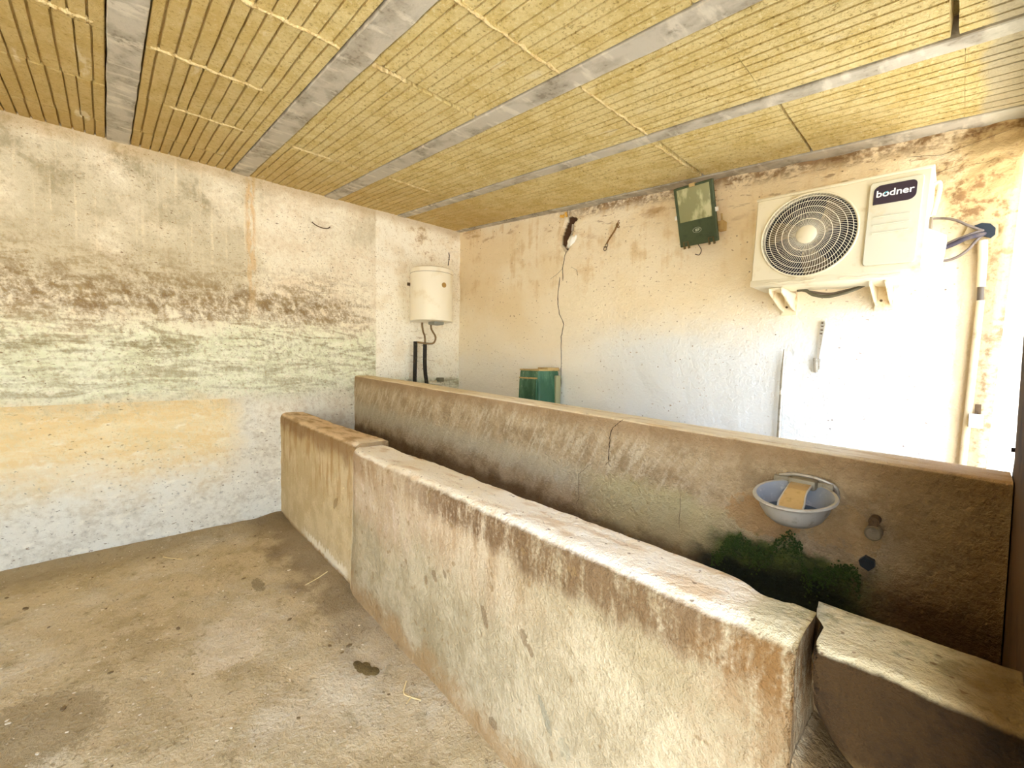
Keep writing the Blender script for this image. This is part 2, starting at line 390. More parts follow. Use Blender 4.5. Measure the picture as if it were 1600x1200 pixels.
def mat_trough_front():
    m = Mat('stained_cement_front'); x, z = m.x, m.z
    g = m.geo.outputs['Normal']; sp = m.n('ShaderNodeSeparateXYZ'); m.nt.links.new(g, sp.inputs[0])
    big = m.nz(1.8, 1.8, 2.2, det=4, off=6); mid = m.nz(6, 6, 6, det=5, rough=.62); fine = m.nz(34, 34, 34, det=4, rough=.66)
    vs = m.nz(17, 17, 3.2, det=4, rough=.6)
    far = m.ss(x, 1.58, 1.54); near = m.ss(x, 3.69, 3.72)
    f = m.mix(c(168, 154, 122), c(190, 176, 144), m.ss(mid*.6+fine*.4, .42, .60))
    f = m.mix(f, c(150, 134, 98), m.ss(big, .50, .64)*.6)
    sv = m.nz(40, 40, 9, det=4, rough=.7, off=15); grain = m.nz(85, 85, 85, det=3, rough=.7, off=2)
    tx = vs*.4+sv*.35+grain*.25
    hi = m.ss(z+(big-.5)*.5+(vs-.5)*.25, .36, .60)*m.ss(x, 3.3, 2.6)
    f = m.mix(f, m.mix(c(204, 184, 154), c(172, 140, 102), m.ss(tx, .42, .60)), hi*.75)
    f = m.mix(f, c(238, 226, 206), m.ss(mid*.3+tx*.7, .48, .60)*m.ss(z, .34, .60)*m.ss(x, 2.9, 1.8)*.65)
    dz = z+(vs-.5)*.07+(mid-.5)*.14+(fine-.5)*.07+(big-.5)*.14
    drip = m.ss(dz, .655, .725)
    f = m.mix(f, c(104, 76, 44), drip*m.ss(x, 2.0, 2.6)*m.ss(tx, .36, .54)*.85)
    f = m.mix(f, c(156, 124, 84), drip*m.ss(x, 2.6, 1.6)*m.ss(tx, .38, .56)*.7)
    f = m.mix(f, c(164, 128, 80), m.ss(z+(mid-.5)*.25+(fine-.5)*.1, .17, .04)*.65)
    f = m.mix(f, c(126, 92, 48), m.ss(x+(big-.5)*.5+(mid-.5)*.35+(fine-.5)*.2, 3.48, 3.68)*m.ss(z+(vs-.5)*.3, .34, .60)*m.ss(tx, .36, .52)*.8)
    fm = fine*.6+mid*.4
    for (a, b, ra, rb, rt) in ((2.464, .45, .03, .035, .4), (2.535, .483, .02, .035, .4), (2.79, .44, .028, .055, .5), (2.99, .47, .03, .04, .6), (3.02, .445, .02, .03, .6), (2.856, .114, .045, .028, 0), (2.40, .41, .02, .03, 0)):
        f = m.mix(f, c(132, 112, 82), m.ell(x, z, a, b, ra*.55, rb*.62, fm, 1.3, rt)*.75)
    f = m.mix(f, c(146, 140, 116), m.ell(x, z, 3.088, .285, .014, .055, fm, .7, .55)*.8)
    f = m.mix(f, c(158, 152, 126), m.ell(x, z, 3.16, .24, .022, .035, fm, 1.2, .7)*.5)
    f = m.mix(f, c(138, 112, 72), m.ss(m.nz(20, 20, 20, det=2, off=12), .66, .72)*.6)
    # far block: greener render with a white flaked foot
    ff = m.mix(c(198, 176, 132), c(212, 192, 150), m.ss(mid, .42, .6))
    ff = m.mix(ff, c(168, 126, 70), m.ss(vs, .48, .62)*m.ss(z, .3, .6)*.6)
    ff = m.mix(ff, c(130, 92, 44), m.ss(z+(mid-.5)*.25, .66, .78)*.75)
    ff = m.mix(ff, c(122, 96, 56), m.ell(x, z, 1.25, .42, .05, .02, fm, 2.2, .8)*.5)
    ff = m.mix(ff, c(240, 228, 200), m.band(z+(mid-.5)*.12+(m.nz(30, 30, 10, det=3)-.5)*.14, .03, .085, .008)*m.ss(x, .55, .8)*m.ss(x, 1.5, 1.42)*.95)
    ff = m.mix(ff, c(150, 110, 62), m.ss(z, .05, .02)*.7)
    f = m.mix(f, ff, far)
    nf = m.mix(c(62, 44, 18), c(38, 26, 11), m.ss(mid*.6+fine*.4, .4, .6))  # stained brown block, painted darker still for the shade beside the pier
    nf = m.mix(nf, c(104, 72, 28), m.ss(mid*.5+fine*.5, .48, .60)*m.ss(x, 3.84, 3.74)*m.ss(z, .74, .68)*.7)
    f = m.mix(f, nf, near)
    # tops
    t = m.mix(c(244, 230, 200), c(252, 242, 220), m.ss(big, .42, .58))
    st = m.nzv(x*5+m.y*7, m.y*16-x*3, 0.0, det=4)
    t = m.mix(t, c(214, 180, 132), m.ss(st, .50, .66)*.6)
    t = m.mix(t, c(222, 188, 138), m.ss(x, 1.7, 1.3)*.8)
    t = m.mix(t, c(150, 112, 60), m.ss(st, .45, .65)*m.ss(x, 1.6, 1.4)*.6)
    t = m.mix(t, c(206, 196, 156), m.ss(x+(mid-.5)*.15, 3.56, 3.62)*.8)
    t = m.mix(t, c(150, 146, 112), m.ss(fine*.4+mid*.6, .50, .60)*m.ss(x, 3.60, 3.66)*.7)
    t = m.mix(t, c(120, 86, 34), m.ss(x+(mid-.5)*.1, 3.84, 3.93)*.8)
    t = m.mix(t, c(120, 90, 60), m.ss(m.nz(60, 60, 60, det=1, off=3), .70, .74)*.7)
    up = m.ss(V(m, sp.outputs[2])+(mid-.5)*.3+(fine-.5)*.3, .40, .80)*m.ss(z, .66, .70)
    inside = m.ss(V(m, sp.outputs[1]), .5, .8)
    f = m.mix(f, c(120, 98, 62), m.ss(x, 3.69, 3.71)*m.ss(z, .66, .62)*.8)
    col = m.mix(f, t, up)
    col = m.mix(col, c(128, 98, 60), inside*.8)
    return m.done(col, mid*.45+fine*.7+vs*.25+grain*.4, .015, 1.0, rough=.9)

def mat_trough_back():
    m = Mat('rubbed_cement_back'); x, z = m.x, m.z
    sp = m.n('ShaderNodeSeparateXYZ'); m.nt.links.new(m.geo.outputs['Normal'], sp.inputs[0])
    big = m.nz(1.8, 1, 2.5, det=4, off=11); mid = m.nz(7, 7, 7, det=5, rough=.62); fine = m.nz(40, 40, 40, det=4, rough=.7)
    diag = m.nzv(x*24-z*13, x*3.0+z*5.0, 1.0, det=5, rough=.65); grain = m.nz(80, 80, 80, det=3, rough=.7, off=7)
    d = 1.161-.0337*x-z                                  # depth below the rim
    f = m.mix(c(196, 174, 138), c(168, 145, 110), m.ss(mid*.6+fine*.4, .42, .60))
    f = m.mix(f, c(158, 126, 88), m.ss(d+(mid-.5)*.1, .10, .02)*.6)
    f = m.mix(f, c(222, 208, 178), m.ss(diag*.7+grain*.3, .46, .62)*m.band(d+(big-.5)*.12, .06, .38, .06)*m.ss(x, 3.5, 2.9)*.7)
    sm = m.ss(x+(big-.5)*.3, 2.72, 2.86)
    f = m.mix(f, c(204, 190, 142), m.ss(d+(mid-.5)*.18, .22, .29)*m.ss(x, 2.55, 2.85)*m.ss(x, 3.45, 3.2)*.8)
    f = m.mix(f, c(206, 196, 168), m.band(d+(mid-.5)*.12, .24, .36, .04)*m.ss(x, 2.75, 2.5)*.6)
    f = m.mix(f, c(176, 128, 66), m.ell(x, z, 3.42, .80, .11, .07, fine*.5+mid*.5, 1.4)*.5)
    f = m.mix(f, c(188, 150, 94), m.ell(x, z, 3.62, .82, .09, .08, fine*.5+mid*.5, 1.4)*.5)
    f = m.mix(f, c(104, 78, 50), m.ss(d+(mid-.5)*.12+m.ss(x, 2.9, 1.2)*.02, .42, .49)*.8)  # shade deep in the trough painted as a darker bottom
    f = m.mix(f, c(128, 100, 62), m.ss(x+(big-.5)*.4, 3.62, 3.82)*.7)
    f = m.mix(f, c(70, 44, 20), m.ss(x, 3.55, 3.8)*m.ss(z+(mid-.5)*.1, .74, .62)*.8)  # lower right end darkened in colour for the pier's shadow
    # moss and damp under the drinking bowl
    mz = z+(mid-.5)*.16+(fine-.5)*.06
    mo = m.ss(mz, .735, .695)*m.ss(x+(mid-.5)*.1, 3.20, 3.32)*m.ss(x+(mid-.5)*.1, 3.76, 3.64)
    lo = m.ss(mz-m.math('ABSOLUTE', x-3.55)*.25, .64, .60)
    f = m.mix(f, m.mix(c(70, 88, 26), c(42, 60, 18), m.ss(fine, .4, .6)), mo*.92)
    f = m.mix(f, c(24, 30, 22), m.ss(mz, .67, .61)*m.ss(x, 3.12, 3.25)*m.ss(x, 3.75, 3.6)*.9)
    t = m.mix(c(240, 222, 184), c(248, 234, 204), m.ss(big, .42, .6))
    t = m.mix(t, c(198, 164, 112), m.ss(m.nz(5, 30, 5, det=4), .52, .68)*.6)
    t = m.mix(t, c(186, 138, 80), m.ss(x, 3.55, 3.85)*.7)
    col = m.mix(f, t, m.ss(V(m, sp.outputs[2])+(mid-.5)*.25, .45, .75))
    return m.done(col, mid*.5+fine*.7+diag*.4+grain*.4, .021, 1.0, rough=.9)

def mat_panel():
    m = Mat('wood_wool_board'); x, y = m.x, m.y
    big = m.nz(1.4, 1.4, 1.4, det=3, off=5); mid = m.nz(8, 8, 8, det=4); fib = m.nzv(x*58, y*58, m.z*20, det=5, rough=.8)
    f2 = m.nz(160, 160, 60, det=3, off=9)
    col = m.mix(c(238, 218, 156), c(226, 202, 132), m.ss(mid, .4, .62))
    col = m.mix(col, c(250, 236, 188), m.ss(fib, .53, .66)*.85)
    col = m.mix(col, c(166, 132, 68), m.ss(fib, .46, .34)*.85)
    col = m.mix(col, c(190, 154, 88), m.ss(x+(big-.5)*.8-y*.35, 1.9, .7)*.45)  # browner to the far end and left, falling daylight put into colour
    col = m.mix(col, c(196, 158, 84), m.ss(y+(big-.5)*.6, -1.9, -2.7)*.5)
    col = m.mix(col, c(248, 236, 200), m.ss(m.nz(3, 9, 3, off=22, det=4), .66, .74)*.6)
    col = m.mix(col, c(206, 196, 168), m.ss(x+(mid-.5)*.12, 3.83, 3.87)*.75)
    return m.done(col, fib*.9+f2*.3+mid*.3, .016, 1.0, rough=.95)

def mat_joist():
    m = Mat('grey_concrete_joist'); x, y = m.x, m.y
    mid = m.nz(7, 9, 7, det=5); st = m.nzv(x*16, y*5, 0.0, det=4); fine = m.nz(60, 60, 60, det=3)
    col = m.mix(c(188, 181, 166), c(164, 156, 140), m.ss(mid, .42, .62))
    col = m.mix(col, c(216, 209, 192), m.ss(st, .53, .66)*.7)
    col = m.mix(col, c(116, 108, 92), m.ss(fine*.4+mid*.6, .55, .65)*.6)
    col = m.mix(col, c(204, 200, 180), m.ss(x+(mid-.5)*.1, 3.84, 3.87)*.6)
    return m.done(col, st*.6+fine*.4, .008, .8, rough=.85)

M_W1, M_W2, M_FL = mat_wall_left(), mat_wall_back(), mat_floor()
M_TF, M_TB, M_PAN, M_JOI = mat_trough_front(), mat_trough_back(), mat_panel(), mat_joist()
M_REND = plain('cream_render', (232, 222, 200), .9, dirt=(198, 182, 152), scale=5)
M_PIER = plain('shaded_brown_render', (92, 66, 36), .9, dirt=(52, 36, 20), scale=6)  # brown render, colour darkened for the shade on the pier's inner face
M_YARD = plain('pale_yard_gravel', (194, 190, 178), .95, dirt=(174, 168, 154), scale=2)
M_YWALL = plain('white_yard_render', (172, 168, 158), .9, dirt=(156, 150, 138), scale=3)
M_CRACK = plain('crack_shadow_gap', (42, 30, 24), 1.0)
M_MORTAR = plain('pale_mortar', (232, 210, 156), .95, dirt=(190, 156, 92), scale=40, amt=.9, bump=.01)

# ------------------------------------------------------------------ setting
# left wall (x = 0): relief faces +x
ys = np.linspace(-5.3, .12, 310); zs = np.linspace(-.06, 2.84, 166); Y, Z = np.meshgrid(ys, zs, indexing='ij')
D = .010*fbm(Y*1.7, Z*2.0, 1.0, 3)+.005*fbm(Y*9, Z*11, 2.0, 3)
arc = np.sin(26*Z+6*vnoise(Y*1.8, Z*2.5, 3.0)*3+2.2*np.sin(Y*5.5))*sst(Z, 1.0, 1.1)*(1-sst(Z, 1.6, 1.8))
D = D+.0022*arc*sst(-Y, .95, 1.05)
D = D+.008*(1-sst(Z, .985, 1.0))*sst(-Y, 1.9, 2.3)                     # lower coat stands proud
D = D+.005*sst(Y, -.97, -.955)*sst(Z, 1.1, 1.15)
D = D-.03*sst(.035-np.hypot(Y+2.735, (Z-2.672)*1.0), 0, .015)           # worn pocket below a joist end
vs = np.stack([D, Y, Z], -1).reshape(-1, 3); n1 = len(vs)
fs = gridfaces(310, 166).tolist()
corn = [(-.22, -5.3, -.06), (-.22, .12, -.06), (-.22, .12, 2.84), (-.22, -5.3, 2.84)]
vs = np.vstack([vs, corn]); q = [0, 309*166, 309*166+165, 165]
fs += [[n1, n1+3, n1+2, n1+1], [q[3], q[2], n1+2, n1+3], [q[2], q[1], n1+1, n1+2], [q[1], q[0], n1, n1+1], [q[0], q[3], n1+3, n1]]
wall_left = link('wall_left', raw(vs, fs, True), M_W1, kind='structure')

# back wall along the feed passage
def inpoly(px, py, poly):
    r = np.zeros(px.shape, bool); n = len(poly)
    for i in range(n):
        (x1, y1), (x2, y2) = poly[i], poly[(i+1) % n]
        cnd = ((y1 > py) != (y2 > py)) & (px < (x2-x1)*(py-y1)/((y2-y1)+1e-12)+x1); r ^= cnd
    return r
HOLE = [(1.491, 2.536), (1.559, 2.525), (1.604, 2.489), (1.566, 2.476), (1.562, 2.424), (1.545, 2.389), (1.54, 2.33), (1.53, 2.29), (1.513, 2.263), (1.493, 2.246), (1.446, 2.293), (1.416, 2.334), (1.417, 2.388), (1.448, 2.44), (1.475, 2.496)]
nu, nv = 330, 212
zs = np.linspace(-.06, 2.8, nv); t = np.linspace(0, 1, nu)
um = np.interp(zs, [0, .865, 1.13, 1.6, 1.97, 2.14, 2.4, 2.8], [3.90, 3.908, 3.911, 3.925, 3.940, 3.968, 3.985, 3.985])+.006*vnoise(zs*30, 1.0, 1.0)
Uu = -.14+t[:, None]*(um[None, :]+.14); Zz = np.broadcast_to(zs[None, :], Uu.shape)
D = .012*fbm(Uu*1.6, Zz*1.8, 5.0, 3)+.005*fbm(Uu*9, Zz*10, 6.0, 3)
top = H0+SX*Uu-Zz
rg = sst(Uu+.5*vnoise(Uu*4, Zz*4, 1.0), 3.5, 3.8)*sst(Zz+.3*vnoise(Uu*5, Zz*5, 4.0), 1.75, 2.0)
D = D+rg*(.022*fbm(Uu*13, Zz*19, 7.0, 3))
D = D-.022*sst(vnoise(Uu*7, Zz*7, 8.0)+.25, 0, .5)*(1-sst(top, .02, .10))*sst(Uu, 1.1, 1.8)
D = D+.006*(vnoise(Uu*24, Zz*2, 3.0) > .2)*0
D = np.where(inpoly(Uu, Zz, HOLE), D-.11-.03*vnoise(Uu*30, Zz*30, 2.0), D)
D = D-.05*sst(.035-np.hypot(Uu-3.885, Zz-1.915), 0, .02)
D = D-.012*np.exp(-((Uu-3.848-.02*(Zz-1.5))/.018)**2)*(Zz < 1.9)       # shallow pipe chase
vs = np.stack([Uu*CT+D*ST, Uu*ST-D*CT, Zz], -1).reshape(-1, 3); n1 = len(vs)
fs = gridfaces(nu, nv).tolist()
q = [0, (nu-1)*nv, nu*nv-1, nv-1]
bk = [(vs[i][0], vs[i][1]+.26, vs[i][2]) for i in q]; vs = np.vstack([vs, bk])
fs += [[n1, n1+3, n1+2, n1+1]]
loop = [[i*nv for i in range(nu)], [(nu-1)*nv+j for j in range(nv)], [(nu-1-i)*nv+nv-1 for i in range(nu)], [nv-1-j for j in range(nv)]]
for k in range(4): fs.append(loop[k][::-1]+[n1+k, n1+(k+1) % 4])
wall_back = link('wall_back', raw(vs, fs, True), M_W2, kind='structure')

# right end wall: pier between the passage door and the stall opening, lintel, far pier
mb = MB()
mb.box(XR, 4.16, -2.12, -1.05, -.06, 2.42, .012)
mb.part('wall_right', M_PIER, kind='structure', smooth=False)
mb = MB(); mb.box(XR+.035, 4.16, -5.5, .42, 2.235, 2.75); mb.part('wall_right.001', M_REND, kind='structure', smooth=False)
mb = MB(); mb.box(-.22, 4.16, -5.55, -5.3, -.06, 3.0); mb.part('wall_front', M_REND, kind='structure', smooth=False)

# floor
xs = np.linspace(-.05, 4.2, 190); ys = np.linspace(-5.32, -1.70, 160); X, Y = np.meshgrid(xs, ys, indexing='ij')
Zf = .014*fbm(X*2.2, Y*2.2, 1.0, 3)+.006*fbm(X*12, Y*12, 2.0, 3)
Zf = Zf+.02*(1-sst(X, .02, .20+.1*vnoise(X*0, Y*3, 5.0)))+.02*sst(Y, -2.0, -1.84)
Zf = np.where(X > 3.9, Zf*.5, Zf)
link('floor', raw(np.stack([X, Y, Zf], -1).reshape(-1, 3), gridfaces(190, 160), True), M_FL, kind='structure')
mb = MB(); mb.box(-.02, 4.16, -1.02, .13, .30, .5); mb.part('floor.001', M_FL, kind='structure', smooth=False)

# yard outside
mb = MB(); mb.box(4.16, 40, -30, 20, -.25, -.05); mb.part('ground', M_YARD, kind='structure', smooth=False)
mb = MB(); mb.box(2.0, 12, 4.4, 4.65, -.2, 3.3); mb.part('wall_yard', M_YWALL, kind='structure', smooth=False)

# passage door: dark steel jamb with hinge pins
M_STEEL = plain('dark_oxidised_steel', (38, 24, 22), .6, .3, dirt=(70, 44, 30), scale=30)
dj = MB().prism([(3.924, .5), (3.980, .5), (4.07, 2.3), (4.035, 2.3)], -1.045, -.985).part('door_1', M_STEEL, kind='structure', smooth=False)
for zz in (1.09, 1.21):
    xx = 3.924+(zz-.5)*.0617
    MB().tube([(xx+.01, -1.015, zz), (xx-.010, -1.015, zz)], .006, 8).part('hinge_pin', M_STEEL, dj)

# ceiling: slab, joists, boards
AB = math.tan(.0198)
def cpt(x, y0, dz=0): y = y0+AB*x; return Vector((x, y, ceil_z(x, y)+dz))
b = []
for dz in (.075, .20):
    for (x, y) in ((-.22, -5.55), (4.3, -5.55), (4.3, .42), (-.22, .42)): b.append((x, y, ceil_z(x, y)+dz))
ceiling = link('ceiling', raw(b, [(0, 1, 2, 3), (7, 6, 5, 4), (0, 4, 5, 1), (1, 5, 6, 2), (2, 6, 7, 3), (3, 7, 4, 0)]), M_PAN, kind='structure')
BE = [(-4.87, -4.76), (-4.18, -4.07), (-3.485, -3.375), (-2.792, -2.680), (-2.107, -1.992), (-1.4255, -1.317), (-.743, -.661), (-.055, .10)]
for k, (ya, yb) in enumerate(BE):
    n = 90; xs = np.linspace(-.03, 4.16, n); V_ = []
    for i, x in enumerate(xs):
        j = .004
        e1 = ya+.004*float(vnoise(x*9, k*3.0, 1.0))+.003*float(vnoise(x*40, k*3.0, 2.0)); e2 = yb+.004*float(vnoise(x*9, k*3.0, 7.0))+.003*float(vnoise(x*40, k*3.0, 9.0))
        dz = .0015*float(vnoise(x*3, k*5.0, 3.0))-.001
        for (yy, d) in ((e1, .09), (e1, .004), (e1+.004, 0), (e2-.004, 0), (e2, .004), (e2, .09)): V_.append(cpt(x, yy, d+dz))
    F = [(i*6+j, i*6+j+1, (i+1)*6+j+1, (i+1)*6+j) for i in range(n-1) for j in range(5)]
    F += [tuple(range(6))[::-1], tuple((n-1)*6+j for j in range(6))]
    link('ceiling_joist', raw(V_, F), M_JOI, ceiling)
JX = [-.24, .33, .905, 1.48, 2.11, 2.665, 3.232, 3.795, 4.30]
def panel_mesh(seed):
    rnd = random.Random(seed); ng = 10
    pr = [(0, .068), (0, .003), (.006, 0)]
    pos = [(i+.75)/(ng+.5)+rnd.uniform(-.012, .012) for i in range(ng)]
    for i, p in enumerate(pos):
        wv = rnd.uniform(.006, .0095); d = rnd.uniform(.012, .020)
        pr += [(p-wv, 0), (p-wv*.75, d), (p+wv*.75, d), (p+wv, 0)]
    pr += [(.994, 0), (1, .003), (1, .068)]
    us = np.linspace(0, 1, 9); V_ = []
    for u in us:
        for (v, d) in pr:
            e = .003*float(vnoise(u*6, v*9, seed*3.0)) if d < .001 and .01 < v < .99 else 0
            wob = .004*float(vnoise(u*5, v*3+seed, 4.0)) if 0.01 < v < .99 else 0
            V_.append((u+(.004*float(vnoise(v*14, u*3, seed)) if u in (0, 1) else 0), v+wob, d+e))
    m_ = len(pr); F = [tuple(int(a) for a in f) for f in gridfaces(9, m_, flip=True)]
    n0 = len(V_)
    for u in (0, 1):                                          # end skirts up into the joint
        i0 = len(V_); V_ += [(u, v, .068) for v, d in pr]; row = 0 if u == 0 else 8*m_
        for j in range(m_-1): F.append((row+j, row+j+1, i0+j+1, i0+j) if u else (row+j+1, row+j, i0+j, i0+j+1))
    return raw(V_, F, False, 'ceiling_board')
PM = [panel_mesh(s) for s in range(6)]
for me in PM: me.materials.append(M_PAN)
rnd = random.Random(11); first = True
for bi in range(2, len(BE)-1):
    y0, y1 = BE[bi][1]+.007, BE[bi+1][0]-.007
    for ji in range(len(JX)-1):
        x0, x1 = JX[ji]+.004+rnd.uniform(0, .003), JX[ji+1]-.004-rnd.uniform(0, .003)
        off = rnd.uniform(-.012, .012) if ji not in (0, 7) else 0
        x0 += off; x1 += off
        p = cpt(x0, y0, .004+rnd.uniform(0, .0015)); ex = cpt(x1, y0, .004+rnd.uniform(0, .0015))-p; ey = cpt(x0, y1, .004+rnd.uniform(0, .0015))-p
        xh = ex.normalized(); ly = (y1-y0)*math.cos(math.atan(AB)); nh = xh.cross(ey).normalized(); ey = nh.cross(xh)*ly; o = bpy.data.objects.new('ceiling_board', PM[rnd.randrange(6)]); COL.objects.link(o); o.parent = ceiling
        o.matrix_world = Matrix(((ex.x, ey.x, nh.x, p.x), (ex.y, ey.y, nh.y, p.y), (ex.z, ey.z, nh.z, p.z), (0, 0, 0, 1)))
# squeezed pale mortar along some board joints
def seam(xj, ya, yb, w_, name='mortar_seam'):
    n = 40; V_ = []; s0 = xj*7+ya
    for i in range(n):
        y0 = ya+(yb-ya)*i/(n-1); lump = max(.05, .34+1.6*float(vnoise(i*.5, s0, 1.0))+.9*float(vnoise(i*1.7, s0, 2.0)))
        xx = xj+.012*float(vnoise(i*.3, s0, 5.0)); ww = w_*lump
        for (dx, dz) in ((-ww, .012), (-ww*.6, -.003-ww*.25), (ww*.6, -.003-ww*.25), (ww, .012)): V_.append(cpt(xx+dx, y0, dz))
    link(name, raw(V_, gridfaces(n, 4), True), M_MORTAR, ceiling)
seam(2.11, -2.66, -2.12, .013); seam(1.50, -2.66, -2.25, .006); seam(.905, -2.55, -2.2, .006); seam(2.66, -1.985, -1.44, .012)
seam(2.11, -1.985, -1.83, .012); seam(2.665, -1.30, -.76, .008); seam(.905, -1.95, -1.7, .006); seam(.905, -1.30, -.95, .006); seam(1.52, -2.98, -2.83, .013); seam(2.10, -3.3, -2.9, .01); seam(2.64, -.63, -.25, .005)

# cracks in the back wall
def crack(pts, w_, parent, fr, name='crack'):
    P = [Vector(p) for p in pts]; V_ = []
    Q = []
    for a, b_ in zip(P, P[1:]):
        for k in range(6): Q.append(a.lerp(b_, k/6))
    Q.append(P[-1])
    for i, p in enumerate(Q):
        ww = w_*(.55+.9*abs(float(vnoise(i*.7, pts[0][0]*9, 1.0)))) if 0 < i < len(Q)-1 else w_*.2
        j = .006*float(vnoise(i*.9, pts[0][0]*5, 3.0))
        V_ += [fr(p.x-ww+j, p.y), fr(p.x+j, p.y+.0, -.002), fr(p.x+ww+j, p.y)]
    link(name, raw(V_, gridfaces(len(Q), 3)), M_CRACK, parent)
def on_w2(u, z, d=0):
    dd = .012*fbm(u*1.6, z*1.8, 5.0, 3)+.005*fbm(u*9, z*10, 6.0, 3); return w2(u, float(dd)+.0025+d, z)
for pts, w_ in (([(1.527, 2.62), (1.521, 2.589), (1.517, 2.535)], .003), ([(1.49, 2.61), (1.49, 2.57), (1.505, 2.53)], .003), ([(1.49, 2.25), (1.471, 2.20), (1.464, 2.15), (1.454, 2.112), (1.461, 2.005)], .0045),
                ([(1.426, 2.04), (1.407, 1.872), (1.408, 1.802), (1.431, 1.723), (1.479, 1.635), (1.455, 1.536), (1.458, 1.279), (1.455, 1.1)], .004),
                ([(1.46, 2.112), (1.391, 2.068), (1.32, 2.038)], .0015), ([(1.548, 2.106), (1.605, 2.075), (1.616, 2.029)], .002),
                ([(3.60, 2.33), (3.72, 2.30), (3.80, 2.315), (3.93, 2.34)], .003), ([(3.70, 2.22), (3.78, 2.235), (3.86, 2.22), (3.93, 2.245)], .002)):
    crack(pts, w_, wall_back, on_w2)
def on_w1(y, z, d=0): return Vector((.012+d, y, z))
crack([(-.155, 2.468), (-.02, 2.50)], .003, wall_left, lambda y, z, d=0: Vector((.016+d, y, z)))
for pts in ([(-.153, 2.468), (-.145, 2.42), (-.150, 2.38), (-.16, 2.323)],): crack(pts, .008, wall_left, lambda y, z, d=0: Vector((.016+d, y, z)))

# ------------------------------------------------------------------ feeding trough
trough = thing('feeding_trough', 'long stained concrete feeding trough running from the left wall to the right pier', 'trough', (2, -1.45, 0))
trough.location = (0, 0, 0)
def front_block(name, x0, x1, n, fn, mat, zb=-.05, label=None):
    """wall block extruded along x; fn(x) -> y front, y back, z top, end recess at the face"""
    V_, m_ = [], None
    for x in np.linspace(x0, x1, n):
        yf, yb, zt = fn(x); rf, rb = .045, .012
        pr = [(yf-.012*(1-t)**2, zb+(zt-rf-zb)*t) for t in np.linspace(0, 1, 34)]
        pr += [(yf+rf-rf*math.cos(a), zt-rf+rf*math.sin(a)) for a in np.linspace(0, PI/2, 7)[1:]]
        pr += [(yf+rf+(yb-rb-yf-rf)*t, zt) for t in np.linspace(0, 1, 10)[1:]]
        pr += [(yb-rb+rb*math.sin(a), zt-rb+rb*math.cos(a)) for a in np.linspace(0, PI/2, 4)[1:]]
        pr += [(yb, zt-rb+(.22-zt+rb)*t) for t in np.linspace(0, 1, 12)[1:]]
        m_ = len(pr); A = np.array(pr); N = np.gradient(A, axis=0); N = np.stack([N[:, 1], -N[:, 0]], -1); N /= np.linalg.norm(N, axis=1)[:, None]+1e-9
        d = .012*fbm(x*2.3, A[:, 0]*2.3, A[:, 1]*2.5, 3)+.006*fbm(x*13, A[:, 0]*13, A[:, 1]*11, 3)
        lump = np.clip(fbm(x*22, A[:, 0]*22, A[:, 1]*14, 2)-.15, 0, 1)*.012
        A = A - N*(d*0+(-d)+(-lump)*.6)[:, None]*-1*-1
        V_ += [(x, a, b) for a, b in A]
    F = gridfaces(n, m_, flip=True).tolist(); F += [list(range(m_)), list(range((n-1)*m_, n*m_))[::-1]]
    me = raw(V_, F, True); 
    me.polygons[-1].use_smooth = False; me.polygons[-2].use_smooth = False
    return link(name, me, mat, trough, label)
yF = lambda x: -1.7913-.0226*x
def f_far(x):
    return (-1.79-.006*x, -1.61+.010*x, .858-.018*x-.006*math.sin(x*3))
def f_mid(x):
    yb = -1.585-.030*x+.006*float(vnoise(x*6, 1.0, 1.0))
    chip = sst(x, 3.52, 3.60)*(.030+.02*float(vnoise(x*40, 2.0, 1.0)))
    lip = .022*math.exp(-((x-1.56)/.05)**2)
    return (yF(x)+lip*.6-.004, yb-chip, .814+.004*float(vnoise(x*4, 3.0, 1.0)))
front_block('front_wall', -.01, 1.552, 90, f_far, M_TF, label='far section set back, greener render with white flaked foot')
front_block('front_wall', 1.556, 3.688, 150, f_mid, M_TF, label='long middle section with dark drip stains under the rim')
